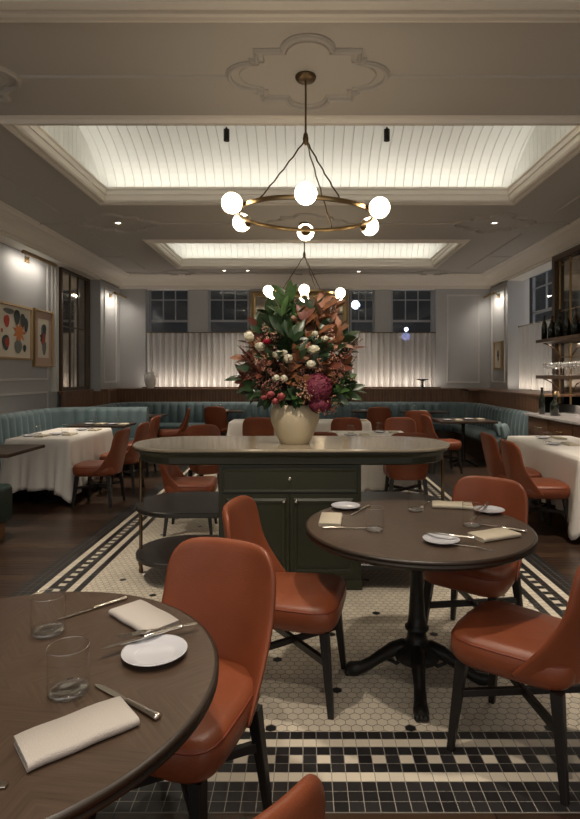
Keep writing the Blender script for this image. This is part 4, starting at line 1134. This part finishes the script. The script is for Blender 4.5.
# ledge ornaments
m = MB(); m.lathe([(.0005, 0), (.07, 0), (.075, .01), (.11, .09), (.135, .18), (.125, .26), (.08, .31), (.065, .33), (.08, .36), (.07, .36), (.055, .33), (.0005, .31)], 28)
r = thing('amphora_vase', 'round white vase on the ledge before the left curtain', 'vase', (-3.40, 12.22, 1.185)); m.build('body', 'white_vase', r)
for s_ in (-1, 1):
    m = MB(); m.tube([(s_ * .07, 0, .34), (s_ * .13, 0, .34), (s_ * .145, 0, .28), (s_ * .12, 0, .24)], .011, 8); m.build('handle', 'white_vase', r)
m = MB(); m.lathe([(.0005, 0), (.075, 0), (.07, .012), (.03, .04), (.022, .10), (.03, .15), (.06, .175), (.13, .19), (.135, .20), (.13, .205), (.0005, .20)], 28)
tag(m.build('pedestal_dish', 'black', loc=(2.58, 12.2, 1.185)), 'black footed dish on the ledge before the right curtain', 'dish')

# ------------------------------------------------------------------ bar on the right
r = thing('drawer_sideboard', 'long brown wooden sideboard with drawers under a white marble top at the right wall', 'sideboard', (3.75, 6.4, 0))
m = MB(); m.box(-.35, .43, -2.9, 2.05, .0, .87); m.build('body', 'drawerwood', r, bevel=.004)
m = MB(); m.box(-.39, .44, -2.95, 2.12, .87, .905); m.build('marble_top', 'marble', r, bevel=.004)
m = MB(); m.box(.40, .44, -2.95, 2.12, .905, 1.02); m.build('marble_upstand', 'marble', r)
for k in range(7):
    y1 = 2.0 - .7 * k; y0 = y1 - .67
    for z0, z1 in ((.62, .84), (.36, .60), (.10, .34)):
        m = MB(); m.box(-.372, -.35, y0, y1, z0, z1); d = m.build('drawer', 'drawerwood', r, bevel=.004)
        m = MB(); ym = (y0 + y1) / 2; zz = (z0 + z1) / 2; m.tube([(-.372, ym - .06, zz), (-.395, ym - .05, zz), (-.395, ym + .05, zz), (-.372, ym + .06, zz)], .006, 6); m.build('handle', 'brass', d)
def shelf(z, label):
    r = thing('bar_shelf', label, 'shelf', (XR, 7.0, z))
    m = MB(); m.box(-.45, -.04, -2.2, 2.02, -.035, .02); m.build('board', 'frame_brown', r, bevel=.004)
    for k in range(4):
        y = 1.90 - 1.25 * k
        m = MB(); m.tube([(-.38, y, -.035), (-.33, y, -.05), (-.20, y, -.12), (-.12, y, -.24), (-.10, y, -.36)], .012, 8); m.tube([(-.10, y, -.42), (-.10, y, -.035)], .010, 8); m.build('bracket', 'frame_brown', r)
shelf(2.03, 'upper wooden bar shelf with curved brackets holding dark bottles')
shelf(1.46, 'lower wooden bar shelf with curved brackets holding stemmed glasses')
def make_bottle(mt, k):
    m = MB(); h = (1, .85, .7)[k]; w = (.038, .045, .05)[k]
    m.lathe([(.0005, 0), (w, 0), (w, .17 * h), (w * .9, .20 * h), (.016, .245 * h), (.014, .30 * h), (.018, .302 * h), (.018, .315 * h), (.0005, .317 * h)], 18)
    return tag(m.build('liquor_bottle', mt), 'x', 'bottle')
BT = [make_bottle('bottle', 0), make_bottle('bottleb', 1), make_bottle('bottle', 2)]
random.seed(3)
lb = ['dark slim bottle on the upper bar shelf', 'amber medium bottle on the upper bar shelf', 'dark squat bottle on the upper bar shelf']
for i in range(24):
    y = 8.95 - .13 * i; k = (0, 1, 2, 0, 2, 1)[i % 6]
    place(BT[k], (3.86 + .07 * (i % 2), y, 2.05), 0, lb[k], lb[k].replace('bottle', 'bottles'), scale=(1.15, 1.15, random.uniform(1.15, 1.6)))
t = thing('stemmed_glass', 'x', 'glass')
m = MB(); m.lathe([(.0005, .0), (.034, 0), (.034, .002), (.004, .008), (.0035, .085), (.010, .095), (.034, .13), (.038, .16), (.033, .195), (.032, .195), (.036, .16), (.032, .132), (.0005, .097)], 20); m.build('vessel', 'glass_base', t)
for i in range(26):
    for j in range(2):
        place(t, (3.83 + .11 * j, 8.85 - .12 * i, 1.48), 0, 'clear stemmed glass in the row on the lower bar shelf', 'stemmed glasses on the lower bar shelf')
place(BT[0], (3.50, 8.2, .905), 0, 'dark slim bottle at the far end of the marble counter')
place(BT[2], (3.55, 7.9, .905), 0, 'dark squat bottle on the far end of the marble counter')
r = thing('counter_lamp', 'slender bronze post lamp on the marble counter', 'lamp', (3.62, 8.0, .905))
m = MB(); m.lathe([(.0005, 0), (.06, 0), (.06, .012), (.012, .025), (.010, .30), (.0005, .30)], 16); m.build('stem', 'bronze', r)
m = MB(); m.lathe([(.055, .27), (.035, .35), (.03, .35), (.05, .27)], 16); m.build('lamp_shade', 'bronze', r)
area('shelf_light', (XR - .25, 7.0, 1.42), (0, 0, 0), .05, 3.9, 6, WARM)
area('shelf_light', (XR - .25, 7.0, 1.985), (0, 0, 0), .05, 3.9, 5, WARM)

# ------------------------------------------------------------------ world, camera, render settings
w = bpy.data.worlds.new('World'); sc.world = w; w.use_nodes = True
w.node_tree.nodes['Background'].inputs[0].default_value = (1, .92, .84, 1); w.node_tree.nodes['Background'].inputs[1].default_value = .46
cam = bpy.data.cameras.new('Camera'); co = bpy.data.objects.new('Camera', cam); COL.objects.link(co)
co.location = (0, 0, 1.5); co.rotation_euler = (pi / 2, 0, 0)
cam.sensor_fit = 'VERTICAL'; cam.sensor_height = 36; cam.lens = 555 / 819 * 36
cam.shift_x = -15 / 819; cam.shift_y = -35.5 / 819; cam.clip_start = .05
sc.camera = co
vs = sc.view_settings; vs.view_transform = 'Standard'; vs.look = 'None'; vs.gamma = 1; vs.exposure = .85; vs.use_curve_mapping = False
cy = sc.cycles; cy.use_denoising = True; cy.caustics_reflective = False; cy.caustics_refractive = False
cy.max_bounces = 10; cy.transparent_max_bounces = 12; cy.sample_clamp_indirect = 6
